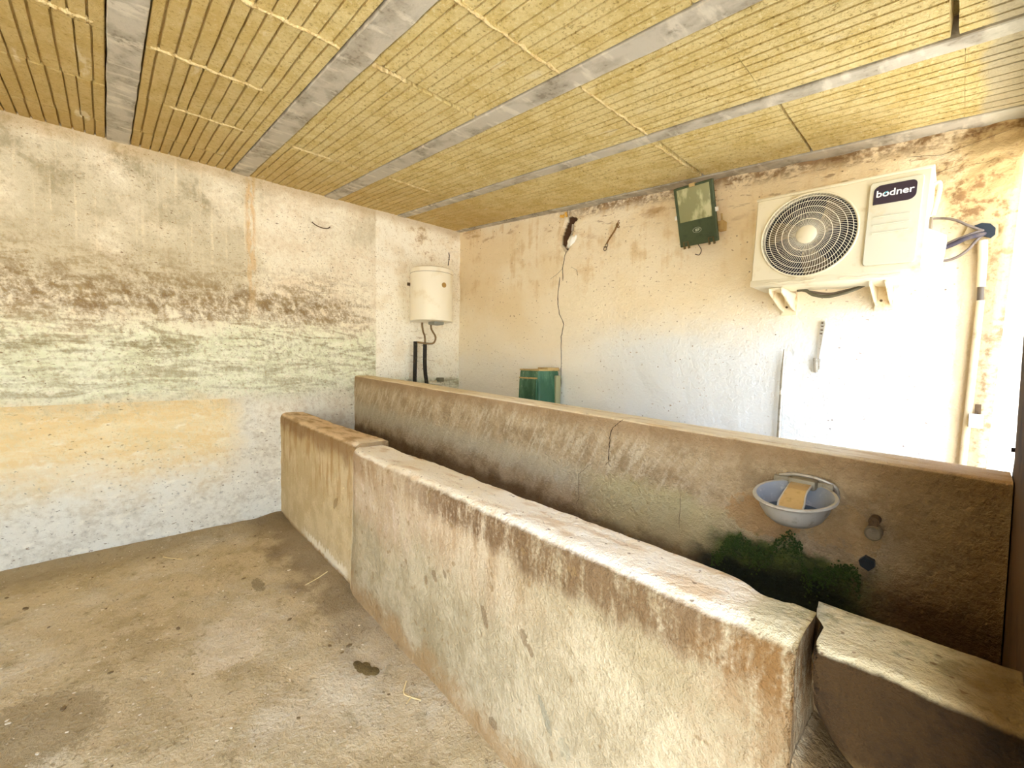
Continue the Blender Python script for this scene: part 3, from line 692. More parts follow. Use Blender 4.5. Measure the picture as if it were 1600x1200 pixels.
# near block: sits back from the middle section, rounded lower corner above a footing
def near_fn():
    n = 26; V_ = []; m_ = None
    for x in np.linspace(3.704, 3.952, n):
        e = max(0.0, 1-(x-3.704)/.085); zb = .655-.10*min(1, (x-3.704)/.25)+.10*(1-math.sqrt(max(0, 1-e*e)))
        yf, yb, zt = -1.869-.01*(x-3.7), -1.690, .820
        pr = [(yb, .50), (yf+.11, zb-.02), (yf+.05, zb-.01), (yf+.018, zb+.004), (yf+.008, zb+.03)]
        pr += [(yf+.010-.012*t, zb+.03+(zt-.022-zb-.03)*t) for t in np.linspace(0, 1, 14)[1:]]
        pr += [(yf-.002+.022-.022*math.cos(a), zt-.022+.022*math.sin(a)) for a in np.linspace(0, PI/2, 6)[1:]]
        pr += [(yf+.02+(yb-.01-yf-.02)*t, zt) for t in np.linspace(0, 1, 10)[1:]]
        pr += [(yb, zt-.012), (yb, .70), (yb, .62)]
        m_ = len(pr); A = np.array(pr)
        A[:, 0] += .008*fbm(x*14, A[:, 0]*14, A[:, 1]*14, 3); A[:, 1] += .005*fbm(x*15, A[:, 0]*15, A[:, 1]*15+9, 3)
        dx = .010*fbm(x*0+3, A[:, 0]*18, A[:, 1]*16, 2) if x < 3.71 else A[:, 0]*0
        slant = -.02*sst(A[:, 0], -1.84, -1.72)*(1 if x < 3.71 else 0) + (.012*sst(-A[:, 0], 1.76, 1.80) if x < 3.71 else 0)
        V_ += [(x+float(np.atleast_1d(a_)[0]), p[0], p[1]) for p, a_ in zip(A, (dx+slant))]
    F = gridfaces(n, m_, flip=True).tolist(); F += [list(range(m_)), list(range((n-1)*m_, n*m_))[::-1]]
    link('front_wall', raw(V_, F, True), M_TF, trough, 'broken off near block, dark brown face below a pale greenish top')
near_fn()
def f_foot(x): return (yF(x)-.014, -1.70, .60-.10*min(1, (x-3.69)/.2))
front_block('footing', 3.689, 3.952, 16, f_foot, M_TF)
# back wall of the trough, in two lengths either side of the stepped crack
def back_block(x0, x1, n, name='back_wall'):
    V_ = []
    for x in np.linspace(x0, x1, n):
        zt = 1.161-.0337*x; yf, yb = -1.165+.002*math.sin(x*4), -1.0
        pr = [(-1.56, .33), (-1.50, .335), (-1.42, .345), (-1.34, .365), (-1.27, .40), (-1.21, .46), (-1.18, .53)]
        pr += [(yf-.008*(1-t), .56+(zt-.016-.56)*t) for t in np.linspace(0, 1, 34)]
        pr += [(yf+.016-.016*math.cos(a), zt-.016+.016*math.sin(a)) for a in np.linspace(0, PI/2, 5)[1:]]
        pr += [(yf+.016+(yb-.02-yf)*t, zt) for t in np.linspace(0, 1, 7)[1:]]
        pr += [(yb+.008, zt-.012), (yb+.008, .9), (yb+.008, .45)]
        m_ = len(pr); A = np.array(pr); N = np.gradient(A, axis=0); N = np.stack([-N[:, 1], N[:, 0]], -1); N /= np.linalg.norm(N, axis=1)[:, None]+1e-9
        d = .010*fbm(x*2.1, A[:, 0]*2.3, A[:, 1]*2.5, 3)
        scr = fbm(x*20-A[:, 1]*14, A[:, 1]*5+x*3, 2.0, 3)*.009+fbm(x*34, A[:, 0]*34, A[:, 1]*34, 2)*.004
        msk = sst(zt-A[:, 1], .02, .08)
        if x > 2.8:                                        # smoother trowelled area round the bowl
            msk = msk*(1-.6*sst(x, 3.5, 3.6))
        A = A+N*(d*.6+scr*msk)[:, None]
        V_ += [(x, a, b) for a, b in A]
    F = gridfaces(n, m_, flip=True).tolist(); F += [list(range(m_)), list(range((n-1)*m_, n*m_))[::-1]]
    return link(name, raw(V_, F, True), M_TB, trough)
back_block(-.01, 3.952, 310)
on_bk = lambda x, z, d=0: Vector((x, -1.178+d*0, z))
crack([(2.872, 1.067), (2.85, 1.050), (2.821, 1.025), (2.809, .989), (2.806, .93), (2.806, .875)], .0022, trough, on_bk)
crack([(2.806, .875), (2.786, .854), (2.717, .85), (2.68, .82), (2.641, .784), (2.647, .676), (2.629, .637)], .0013, trough, on_bk)
crack([(3.135, .81), (3.133, .669)], .0009, trough, on_bk)
MB().box(0, 3.95, -1.72, -1.10, .20, .338).part('trough_floor', M_TB, trough, smooth=False)
# drain hole, its inner shade drawn as a solid dark patch
M_HOLE = plain('dark_hole_fill', (34, 42, 48), .5, dirt=(18, 22, 26), scale=40)
MB().prism([(3.674, .745), (3.687, .760), (3.708, .753), (3.710, .737), (3.697, .721), (3.678, .731)], -1.188, -1.16).part('drain_hole_dark', M_HOLE, trough, False, label='dark bluish patch standing for the shade in the drain hole')
# moss cushions below the bowl
M_MOSS = plain('green_moss', (58, 76, 24), .95, dirt=(36, 48, 18), scale=60)
mb = MB(); rnd = random.Random(5)
for i in range(1700):
    x = rnd.uniform(3.26, 3.68); top_ = .735-.35*max(0, abs(x-3.50)-.02)+.03*math.sin(x*40)
    if .535 < x-3.0 < .565: top_ -= .05
    z = top_+.012*float(vnoise(x*60, i*.0, 1.0))*2+rnd.gauss(0, .006)-abs(rnd.gauss(0, .030)); r = rnd.uniform(.0012, .0036)
    bmesh.ops.create_icosphere(mb.bm, subdivisions=1, radius=r, matrix=Matrix.Translation((x, -1.181+rnd.uniform(-.002, .006), z)) @ Matrix.Diagonal((1, .8, 1.2, 1)))
mb.part('moss', M_MOSS, trough, kind='stuff')

# ------------------------------------------------------------------ drinking bowl
M_ENAM = plain('grey_enamel', (190, 186, 174), .4, .1, dirt=(150, 140, 118), scale=30, amt=.4)
M_ENIN = plain('blue_grey_enamel', (164, 170, 178), .35, .1, dirt=(206, 208, 208), scale=40, amt=.4)
M_BRASS = plain('worn_brass_plate', (214, 186, 136), .35, .55, dirt=(182, 150, 100), scale=40)
M_RUST = plain('rusty_iron', (96, 76, 52), .8, .2, dirt=(58, 42, 28), scale=60)
M_GALV = plain('galvanised_steel', (188, 184, 174), .45, .6, dirt=(140, 132, 116), scale=50)
bowl = thing('drinking_bowl', 'grey enamelled drinking bowl with brass paddle on the inner wall of the trough', 'drinking bowl', (3.532, -1.285, .838))
def bowl_mesh(prof, name, mat, flip=False):
    n = 48; V_ = []
    for r, h in prof:
        for k in range(n):
            a = 2*PI*k/n; x, y = r*1.0*math.cos(a), r*1.16*math.sin(a)
            V_.append((x, y, h+.012*(y/.1)*(h/.08)))
    F = [(i*n+k, i*n+(k+1) % n, (i+1)*n+(k+1) % n, (i+1)*n+k) for i in range(len(prof)-1) for k in range(n)]
    F.append(tuple(range(n))[::-1]); me = raw(V_, F, True)
    me.set_sharp_from_angle(angle=math.radians(50)); return link(name, me, mat, bowl)
bowl_mesh([(.030, -.002), (.052, .004), (.072, .022), (.086, .048), (.095, .076), (.1035, .078), (.106, .083), (.103, .088), (.096, .087)], 'basin', M_ENAM)
bowl_mesh([(.012, .012), (.045, .014), (.066, .028), (.080, .052), (.088, .078), (.096, .0868)], 'basin_lining', M_ENIN)
M_WATER = Mat('still_water', .05, 0, .5); M_WATER.bsdf.inputs['Transmission Weight'].default_value = .7; M_WATER.bsdf.inputs['IOR'].default_value = 1.33
M_WATER = M_WATER.done(c(96, 120, 150))
V_ = [(0, 0, .040)]+[(.0735*math.cos(2*PI*k/40), .0735*1.16*math.sin(2*PI*k/40), .040) for k in range(40)]
link('water', raw(V_, [(0, k+1, (k+1) % 40+1) for k in range(40)]), M_WATER, bowl)
# paddle: bent brass tongue reaching down into the bowl
pts = [(.088, .103), (.070, .104), (.048, .101), (.020, .094), (-.006, .082), (-.028, .066), (-.042, .052)]
wd = [.026, .027, .027, .026, .028, .032, .030]; V_ = []
for (y, z), q in zip(pts, wd):
    for s in (-1, 1): V_ += [(s*q, y, z+.0025), (s*q, y, z-.0025)]
F = []
for i in range(len(pts)-1):
    a, b_ = i*4, i*4+4; F += [(a, a+2, b_+2, b_), (a+1, b_+1, b_+3, a+3), (a, b_, b_+1, a+1), (a+2, a+3, b_+3, b_+2)]
F += [(0, 1, 3, 2), (24, 26, 27, 25)]
pd = link('paddle', raw(V_, F), M_BRASS, bowl)

e = MB()
for s in (-1, 1): e.tube([(s*q, y, z) for (y, z), q in zip(pts, wd)], .003, 6)
e.tube([(-.030, -.042, .052), (.030, -.042, .052)], .003, 6); e.part('rolled_edge', M_ENAM, pd)
MB().box(-.036, .036, .068, .118, .088, .118, .006).box(-.085, .075, .098, .112, .060, .112, .006).part('valve_housing', plain('weathered_cast_iron', (150, 142, 122), .6, .3, dirt=(110, 96, 70), scale=40), bowl)
MB().tube(curve_pts([(-.07, .112, .110), (-.03, .110, .121), (.03, .110, .120), (.075, .112, .104), (.084, .115, .07)]), .006, 8).part('supply_pipe', M_GALV, bowl)

# rusty pipe stub with a capped outlet, right of the bowl
stub = thing('pipe_stub', 'short rusty pipe stub with round cap right of the drinking bowl', 'pipe fitting', (3.705, -1.17, .872))
MB().tube([(0, .0, 0), (0, -.040, 0)], .0125, 14).part('wall_stem', M_RUST, stub)
MB().tube([(0, -.030, .004), (0, -.040, -.012), (.001, -.044, -.026)], [.011, .011, .012], 12).part('elbow', M_RUST, stub)
MB().lathe([(.016, -.020), (.0195, -.026), (.0195, -.052), (.017, -.055), (.015, -.052), (.004, -.051)], (0.002, 0, 0), 'y', 20).part('end_cap', plain('dull_pipe_cap', (132, 120, 98), .7, .2, dirt=(84, 72, 54), scale=50), stub).location = (0, -.006, -.028)

# ------------------------------------------------------------------ air conditioner outdoor unit
M_AC = plain('cream_powder_coat', (222, 212, 184), .45, dirt=(196, 176, 134), scale=9, amt=.3)
M_AC2 = plain('cream_front_plate', (208, 204, 182), .45, dirt=(206, 192, 156), scale=7, amt=.25)
M_DARK = plain('dark_fan_cavity', (34, 30, 38), .8)
M_FAN = plain('dusty_fan_blade', (96, 84, 62), .6, dirt=(150, 130, 84), scale=20)
M_WIRE = plain('ivory_grille_wire', (242, 234, 212), .4)
ac = thing('air_conditioner', 'cream air conditioner outdoor unit with round fan grille on the back wall', 'air conditioner', w2(3.366, .225, 1.728), TH)
ac.rotation_euler = (0, math.radians(2.3), TH)
# local: x along wall (-.335..+.33), y toward wall positive, front at y=-.135, z 0..+.435
W0, W1_, DF, DB, HZ = -.332, .326, -.135, .125, .420
mb = MB(); fx, fz, fr = -.098, .213, .196
def plate_with_hole(mb, x0, x1, z0, z1, y, cx, cz, r, n=64):
    out = []
    for k in range(n):
        a = 2*PI*k/n; ca, sa = math.cos(a), math.sin(a)
        t = min(((x1-cx) if ca > 0 else (cx-x0))/max(abs(ca), 1e-6), ((z1-cz) if sa > 0 else (cz-z0))/max(abs(sa), 1e-6))
        out.append((cx+ca*t, cz+sa*t))
    for cxx, czz in ((x0, z0), (x1, z0), (x1, z1), (x0, z1)):
        k = min(range(n), key=lambda i: (out[i][0]-cxx)**2+(out[i][1]-czz)**2); out[k] = (cxx, czz)
    A = [mb.bm.verts.new((u, y, v)) for u, v in out]
    B = [mb.bm.verts.new((cx+r*math.cos(2*PI*k/n), y, cz+r*math.sin(2*PI*k/n))) for k in range(n)]
    Cc = [mb.bm.verts.new((cx+r*math.cos(2*PI*k/n), y+.05, cz+r*math.sin(2*PI*k/n))) for k in range(n)]
    for k in range(n):
        j = (k+1) % n; mb.bm.faces.new((A[k], A[j], B[j], B[k])); mb.bm.faces.new((B[k], B[j], Cc[j], Cc[k]))
    return A
A = plate_with_hole(mb, W0, W1_, 0, HZ, DF, fx, fz, fr)
Bk = [mb.bm.verts.new((v.co.x, DB, v.co.z)) for v in A]
for k in range(len(A)): mb.bm.faces.new((A[k], Bk[k], Bk[(k+1) % len(A)], A[(k+1) % len(A)]))
mb.bm.faces.new(Bk)
body = mb.part('casing', M_AC, ac)
bv = body.modifiers.new('edge', 'BEVEL'); bv.width = .006; bv.segments = 2; bv.limit_method = 'ANGLE'; bv.angle_limit = math.radians(60)
MB().box(W0-.004, W1_+.004, DF-.004, DB, HZ-.002, HZ+.012, .004).part('lid', M_AC, ac)
MB().box(W0-.002, W1_+.002, DF-.002, DB, -.020, .012, .004).part('base_tray', M_AC, ac)
MB().lathe([(fr-.002, DF+.052), (.05, DF+.060)], (fx, 0, fz), 'y', 40).part('fan_cavity', M_DARK, ac)
fan = MB()
for k in range(3):
    a0 = 2*PI*k/3+.5; rows = []
    for i in range(7):
        r = .035+.145*i/6; row = []
        for j in range(7):
            a = a0+(-.42+.84*j/6)*(1-.15*i/6)+.35*i/6
            row.append(fan.bm.verts.new((fx+r*math.cos(a), DF+.040-.022*(j/6-.5), fz+r*math.sin(a))))
        rows.append(row)
    for i in range(6):
        for j in range(6): fan.bm.faces.new((rows[i][j], rows[i+1][j], rows[i+1][j+1], rows[i][j+1]))
fan.lathe([(.036, DF+.015), (.038, DF+.05)], (fx, 0, fz), 'y', 24)
fan.part('fan', M_FAN, ac)
g = MB(); nw = 92
for k in range(nw):
    a0 = 2*PI*k/nw; pts = []
    for i in range(7):
        t = i/6; r = .042+(fr-.042)*t; a = a0-.30*t**1.6
        pts.append((fx+r*math.cos(a), DF-.004-.010*(1-t**2), fz+r*math.sin(a)))
    g.tube(pts, .0009, 4, False)
g.part('grille_wires', M_WIRE, ac, kind='stuff')
for r in (.075, .104, .133, .160, .181):
    MB().ring((fx, DF-.0055-.010*(1-((r-.042)/(fr-.042))**2), fz), r, .0012, 'y', 64, 5).part('grille_ring', M_WIRE, ac)
MB().ring((fx, DF-.002, fz), fr+.002, .005, 'y', 72, 8).part('grille_rim', M_AC, ac)
MB().lathe([(.043, DF-.012), (.043, DF-.017), (.036, DF-.021), (.004, DF-.022)], (fx, 0, fz), 'y', 32).part('grille_hub', M_AC, ac)
fp = MB().prism(rrect(.127, .303, .036, .398, .014), DF-.011, DF).part('front_panel', M_AC2, ac)
bvm = fp.modifiers.new('edge', 'BEVEL'); bvm.width = .003; bvm.segments = 2; bvm.limit_method = 'ANGLE'
for zz in (.2455, .2115, .1765):
    MB().tube([(.149, DF-.0125, zz), (.270, DF-.0125, zz)], .0036, 8).part('panel_rib', M_AC2, fp)
M_BADGE = plain('dark_plum_badge', (52, 40, 52), .4)
M_INK = plain('white_badge_ink', (252, 252, 252), .5); M_TEAL = plain('teal_badge_ink', (86, 168, 190), .5)
bz0, bz1 = .300, .381
badge = MB().prism(rrect(.143, .283, bz0, bz1, .02, 8, (.018, .026, 0, .026)), DF-.0130, DF-.010).part('badge', M_BADGE, ac, False)
def lettering(txt, size, loc, mat, parent, name='lettering', bold=.0, rot=(PI/2, 0, 0), sx=1.0, ext=.0004):
    cu = bpy.data.curves.new('t', 'FONT'); cu.body = txt; cu.size = size; cu.offset = bold; cu.extrude = ext; cu.align_x = 'CENTER'; cu.align_y = 'CENTER'
    t = bpy.data.objects.new('t', cu); COL.objects.link(t)
    bpy.context.view_layer.update()
    me = bpy.data.meshes.new_from_object(t.evaluated_get(bpy.context.evaluated_depsgraph_get())); bpy.data.objects.remove(t)
    me.materials.clear(); o = link(name, me, mat, parent); o.location = loc; o.rotation_euler = rot; o.scale = (sx, 1, 1); return o
lettering('bodner', .040, (.213, DF-.0137, .343), M_INK, badge, bold=.0006, sx=1.06)
arc = MB(); 
arc.tube([(.1885+.0085*math.cos(a), DF-.0143, .3405+.0085*math.sin(a)) for a in np.linspace(math.radians(75), math.radians(185), 9)], .0022, 6)
arc.part('letter_accent', M_TEAL, badge, label='teal arc on the letter o')
MB().prism([(W1_-.002, .012), (W1_+.052, .018), (W1_+.060, .150), (W1_-.002, .188)], -.075, .09).part('valve_cover', M_AC, ac, False)
MB().box(W1_-.002, W1_+.010, -.03, .05, .185, .245, .003).part('connection_recess', plain('grey_brown_recess', (128, 112, 88), .7), ac)
MB().tube(curve_pts([(W1_, .02, .395), (W1_+.016, .02, .40), (W1_+.020, .02, .36), (W1_+.008, .02, .262)]), .008, 8).part('side_handle', M_AC, ac)
mb = MB()
for x0 in (-.26, .05):
    pts = [(x0+.03*i, DF-.006, -.008+.004*math.sin(i*2.1)) for i in range(8)]; mb.tube(pts, .004, 6)
mb.part('bottom_seam', M_AC, ac)
# wall brackets
M_BRK = plain('ivory_bracket_steel', (238, 226, 196), .5, dirt=(196, 160, 110), scale=14, amt=.5)
for (u, lab) in ((3.135, 'ivory wall bracket under the fan side of the air conditioner'), (3.545, 'ivory wall bracket under the badge side of the air conditioner')):
    br = thing('wall_bracket', lab, 'bracket', w2(u, .0, 1.70), TH, 'brackets under the outdoor unit')
    for s in (-1, 1):
        MB().prism([(-.30, .012), (-.295, -.012), (-.10, -.070), (-.012, -.085), (-.012, .012)], s*.028-.003, s*.028+.003, 'x').part('side_plate', M_BRK, br, False)
    MB().box(-.031, .031, -.295, -.012, .008, .014).part('top_plate', M_BRK, br, False)
    MB().box(-.035, .035, -.016, -.002, -.105, .06).part('wall_plate', M_BRK, br, False)
    for zz in (-.02,): MB().tube([(-.01, -.02, -.06), (-.01, -.03, -.06)], .006, 8).part('bolt', M_RUST, br)
# hoses and cables
M_CABLE = plain('grey_cable_sheath', (112, 98, 86), .55, dirt=(84, 72, 62), scale=30)
M_FOAMB = plain('dark_pipe_insulation', (58, 52, 62), .8, dirt=(112, 96, 76), scale=22, amt=.7)
M_HOSE = plain('olive_grey_hose', (92, 86, 66), .6, dirt=(60, 56, 44), scale=20)
def cable(name, pts, r, mat, lab, cat='cable', n=10):
    o = MB().tube(curve_pts([w2(*p) for p in pts]), r, n).part(name, mat, None, True, lab, cat); return o
cable('cable', [(3.690, .10, 1.985), (3.703, .06, 1.996), (3.722, .04, 2.0), (3.754, .04, 1.991), (3.785, .04, 1.975), (3.816, .035, 1.95), (3.846, .03, 1.93), (3.868, .02, 1.916), (3.885, -.02, 1.915)], .0055, M_CABLE, 'thin grey cable arching from the air conditioner to the wall sleeve')
cable('insulated_pipe', [(3.725, .12, 1.845), (3.745, .06, 1.856), (3.775, .05, 1.868), (3.812, .05, 1.886), (3.848, .04, 1.896), (3.870, .02, 1.903), (3.888, -.03, 1.910)], .0105, M_FOAMB, 'dark insulated refrigerant pipe sloping up into the wall sleeve', 'pipe')
cable('insulated_pipe', [(3.725, .10, 1.860), (3.744, .05, 1.869), (3.784, .045, 1.888), (3.823, .04, 1.903), (3.847, .03, 1.913), (3.868, .02, 1.918), (3.890, -.03, 1.918)], .0065, M_CABLE, 'slim brown pipe lying along the top of the dark insulated pipe', 'pipe')
cable('cable', [(3.715, .10, 1.808), (3.741, .05, 1.802), (3.765, .04, 1.801), (3.797, .04, 1.814), (3.826, .035, 1.841), (3.844, .03, 1.87), (3.862, .02, 1.893), (3.884, -.03, 1.905)], .0060, M_CABLE, 'grey cable sagging below the insulated pipe towards the sleeve')
cable('drain_hose', [(3.20, .15, 1.712), (3.237, .15, 1.708), (3.276, .15, 1.680), (3.338, .15, 1.666), (3.398, .15, 1.676), (3.449, .14, 1.694), (3.498, .12, 1.720), (3.53, .11, 1.716)], .0085, M_HOSE, 'olive hose hanging lower in a loop beneath the air conditioner', 'hose')
cable('drain_hose', [(3.21, .13, 1.714), (3.26, .13, 1.700), (3.338, .13, 1.682), (3.40, .13, 1.690), (3.449, .12, 1.702), (3.50, .11, 1.716)], .006, M_CABLE, 'thin hose hanging just above the lower loop beneath the air conditioner', 'hose')
sl = thing('wall_sleeve', 'dark cable sleeve in the patched hole right of the air conditioner', 'pipe sleeve', w2(3.882, 0, 1.915), TH)
MB().prism([(-.078, -.012), (-.058, .045), (-.02, .056), (.01, .045), (.03, .02), (.032, -.02), (.012, -.055), (-.03, -.05), (-.068, -.045)], -.014, .02).part('mortar_patch', plain('patching_mortar', (190, 168, 128), .9, dirt=(160, 136, 96), scale=30), sl, False)
MB().prism([(-.042, .030), (-.02, .037), (.006, .028), (.022, .006), (.022, -.022), (.010, -.034), (-.012, -.022), (-.022, .002), (-.03, .02)], -.026, .0).part('rubber_grommet', plain('black_blue_rubber', (20, 30, 40), .5), sl, False)
# conduit down the corner
M_COND = plain('cream_painted_conduit', (222, 204, 168), .6, dirt=(188, 164, 122), scale=12)
cd = thing('wall_conduit', 'cream painted conduit pipe running down beside the right doorway', 'conduit', w2(3.866, .012, 1.30), TH)
MB().tube([(.002, 0, .575), (.006, 0, .50), (.006, -.001, .37)], [.017, .016, .015], 12).part('upper_pipe', M_COND, cd)
MB().tube([(.006, 0, .372), (.007, 0, .306)], .011, 10).part('coupling', plain('dark_coupling', (92, 80, 66), .6), cd)
MB().tube([(.008, 0, .31), (-.001, .0, 0.0), (-.014, 0, -.46)], .0135, 12).part('lower_pipe', M_COND, cd)
jb = thing('junction_box', 'small white junction box on the conduit beside the doorway', 'junction box', w2(3.882, .034, 1.07), TH)
MB().box(-.021, .006, -.020, .018, -.031, .031, .003).part('box_body', plain('pale_grey_plastic', (206, 208, 204), .4), jb)
MB().tube([(.006, 0, -.031), (.006, 0, .030)], .019, 14).part('box_cover', plain('cream_plastic', (226, 214, 184), .35), jb)
MB().box(-.004, .016, .0, .012, .030, .075, .002).part('torn_tab', M_RUST, jb)

# ------------------------------------------------------------------ floodlight under the ceiling edge
M_GRN = plain('dark_green_lamp_paint', (72, 84, 58), .5, .1, dirt=(56, 66, 46), scale=30)
M_GLASS = Mat('dusty_lamp_glass', .25, 0, .5, local=True)
_d = M_GLASS.nz(18, 18, 9, det=5)
M_GLASS = M_GLASS.done(M_GLASS.mix(c(146, 146, 106), c(196, 194, 152), M_GLASS.ss(_d, .48, .66)), None)
M_DUST = plain('dust_coated_metal', (186, 158, 104), .85, dirt=(140, 112, 66), scale=30)
M_CLIP = plain('tarnished_clip', (112, 96, 62), .5, .5)
fl = thing('floodlight', 'dark green floodlight with dusty glass tilted down under the ceiling edge', 'floodlight', w2(2.634, .0, 2.25), TH)
tilt = math.atan2(.13, .34)
L = .365; rx = Matrix.Rotation(tilt, 4, 'X')
base = Matrix.Translation((0, -.135, 0)) @ rx @ Matrix.Rotation(math.radians(0), 4, 'Y')
def flp(mb, name, mat, parent, **k):
    o = mb.part(name, mat, parent, **k)
    if parent is fl: o.matrix_local = base
    return o
hs = flp(MB().prism([(-.121, -.182), (.121, -.182), (.121, .182), (-.121, .182)], -.012, .012), 'front_frame', M_GRN, fl, smooth=False)
bvm = hs.modifiers.new('edge', 'BEVEL'); bvm.width = .006; bvm.segments = 2
hb = MB(); v0 = [hb.bm.verts.new(p) for p in ((-.116, .012, -.178), (.116, .012, -.178), (.116, .012, .178), (-.116, .012, .178))]
v1 = [hb.bm.verts.new(p) for p in ((-.085, .085, -.13), (.085, .085, -.13), (.085, .085, .145), (-.085, .085, .145))]
hb.bm.faces.new(v1)
for k in range(4): hb.bm.faces.new((v0[k], v0[(k+1) % 4], v1[(k+1) % 4], v1[k]))
flp(hb, 'lamp_housing', M_DUST, fl, smooth=False)
flp(MB().box(-.100, .100, -.0155, -.010, -.030, .168, .002), 'glass', M_GLASS, fl)
for x in (-.079, .080):
    cl = flp(MB().box(x-.017, x-.012, -.021, .006, -.196, -.150, .001).box(x+.012, x+.017, -.021, .006, -.196, -.150, .001).box(x-.017, x+.017, -.021, .006, -.154, -.150, .001), 'latch', M_CLIP, fl)
flp(MB().box(-.018, .016, -.02, .008, .168, .188, .002), 'hinge', M_DUST, fl)
for x, z in ((-.128, .005), (.124, .004)):
    flp(MB().box(x-.006, x+.010, -.010, .006, z-.012, z+.014, .002), 'side_bolt', plain('white_bolt_cap', (240, 236, 224), .4), fl)
em = flp(MB().ring((0, -.0135, -.092), .026, .0012, 'y', 40, 5), 'emblem', plain('worn_white_print', (198, 204, 180), .6), fl); em.scale = (1, 1, .62)
em.matrix_local = base @ Matrix.Translation((0, 0, -.092)) @ Matrix.Diagonal((1, 1, .62, 1)) @ Matrix.Translation((0, 0, .092))
lt = lettering('IEP', .022, (0, 0, 0), bpy.data.materials['worn_white_print'], fl, 'emblem_letters', bold=.0004); lt.matrix_local = base @ Matrix.Translation((.002, -.0135, -.0925)) @ Matrix.Rotation(PI/2, 4, 'X')
MB().box(-.03, .03, -.07, -.005, -.06, .03, .003).part('mounting_bracket', M_DUST, fl)
MB().box(.105, .145, -.075, -.015, -.105, -.050, .004).tube([(.125, -.045, -.052), (.122, -.05, .0)], .006, 6).part('cable_box', M_DUST, fl)
MB().tube(curve_pts([(-.02, -.05, -.16), (0, -.04, -.20), (-.02, -.02, -.225), (-.05, -.012, -.215)]), .003, 6).part('loose_wire', M_CABLE, fl)

# ------------------------------------------------------------------ water heater with its pipes
M_HEAT = plain('aged_cream_enamel', (242, 235, 214), .35, dirt=(228, 216, 186), scale=6, amt=.4)
wh = thing('water_heater', 'small cream cylindrical water heater hung in the corner of the left wall', 'water heater', (.237, -.498, 1.70))
MB().lathe([(.19, .0), (.203, .010), (.2035, .438), (.2015, .440), (.2015, .443), (.2045, .444), (.2045, .485), (.195, .494), (.10, .500), (.01, .501)], n=56).part('tank', M_HEAT, wh)
MB().lathe([(.185, -.010), (.206, -.006), (.207, .030), (.2035, .031)], n=56).part('lower_cap', M_HEAT, wh)
MB().lathe([(.2046, .4435), (.2052, .445), (.2046, .4465)], n=56, caps=False).part('lid_seam', M_RUST, wh)
a = math.radians(2.5); bd = MB().lathe([(.024, 0), (.024, .005), (.02, .007), (.004, .007)], (0, 0, 0), 'x', 24).part('thermometer_badge', plain('tan_brass_badge', (176, 142, 82), .4, .4), wh); bd.location = (.203*math.cos(a), .203*math.sin(a), .325); bd.rotation_euler = (0, 0, a)
MB().box(-.02, .10, -.03, .085, -.040, -.006, .012).part('wiring_cover', plain('grey_cover_plastic', (142, 140, 128), .5), wh)
for zz in (.37, .36): MB().tube([(-.20, -.12, zz), (-.205, -.150, zz)], .011, 8).part('hanger', M_RUST, wh)
M_LAG = plain('black_pipe_lagging', (44, 38, 30), .85, dirt=(84, 74, 58), scale=50, amt=.4)
M_COP = plain('tarnished_copper', (138, 112, 74), .5, .4, dirt=(100, 80, 50), scale=60)
pa = thing('water_pipe', 'water pipe from the left outlet of the heater, lagged black lower down on the right', 'pipe', (.10, -.50, 1.10), 0, 'pipes under the water heater')
MB().tube(curve_pts([(.06, -.055, .585), (.06, -.055, .55), (.05, -.04, .50), (.02, -.005, .46), (.012, .005, .41), (.01, .006, .36)]), .0095, 10).part('bare_pipe', M_COP, pa)
MB().tube(curve_pts([(.01, .006, .375), (.008, .006, .2), (.0, .018, .08), (-.01, .040, -.06), (-.012, .045, -.5)]), .020, 12).part('lagging', M_LAG, pa)
pb = thing('water_pipe', 'water pipe from the right outlet looping back to the lagged drop on the left', 'pipe', (.10, -.50, 1.10), 0, 'pipes under the water heater')
MB().tube(curve_pts([(.08, .030, .575), (.08, .035, .53), (.07, .06, .50), (.06, .095, .46), (.055, .098, .42), (.05, .07, .385), (.03, -.01, .383), (.0, -.075, .392), (-.01, -.092, .39)]), .0095, 10).part('bare_pipe', M_COP, pb)
MB().tube(curve_pts([(-.01, -.090, .40), (-.015, -.090, .2), (-.02, -.092, .0), (-.02, -.094, -.5)]), .020, 12).part('lagging', M_LAG, pb)
tp = thing('wall_tap', 'pale tap with grey valve body low on the left wall under the heater', 'tap', (.0, -.34, 1.105))
MB().box(.02, .085, .035, .095, -.012, .030, .006).part('valve_body', plain('olive_grey_plastic', (120, 112, 88), .6), tp)
MB().tube([(.03, .03, -.01), (.06, -.01, -.02), (.07, -.06, -.018)], [.014, .018, .020], 12).part('spout', plain('cream_chrome', (214, 200, 168), .35, .3), tp)
MB().tube([(.075, -.08, -.02), (.085, .03, -.035)], [.012, .008], 8).part('lever', plain('white_lever', (236, 226, 200), .4), tp)

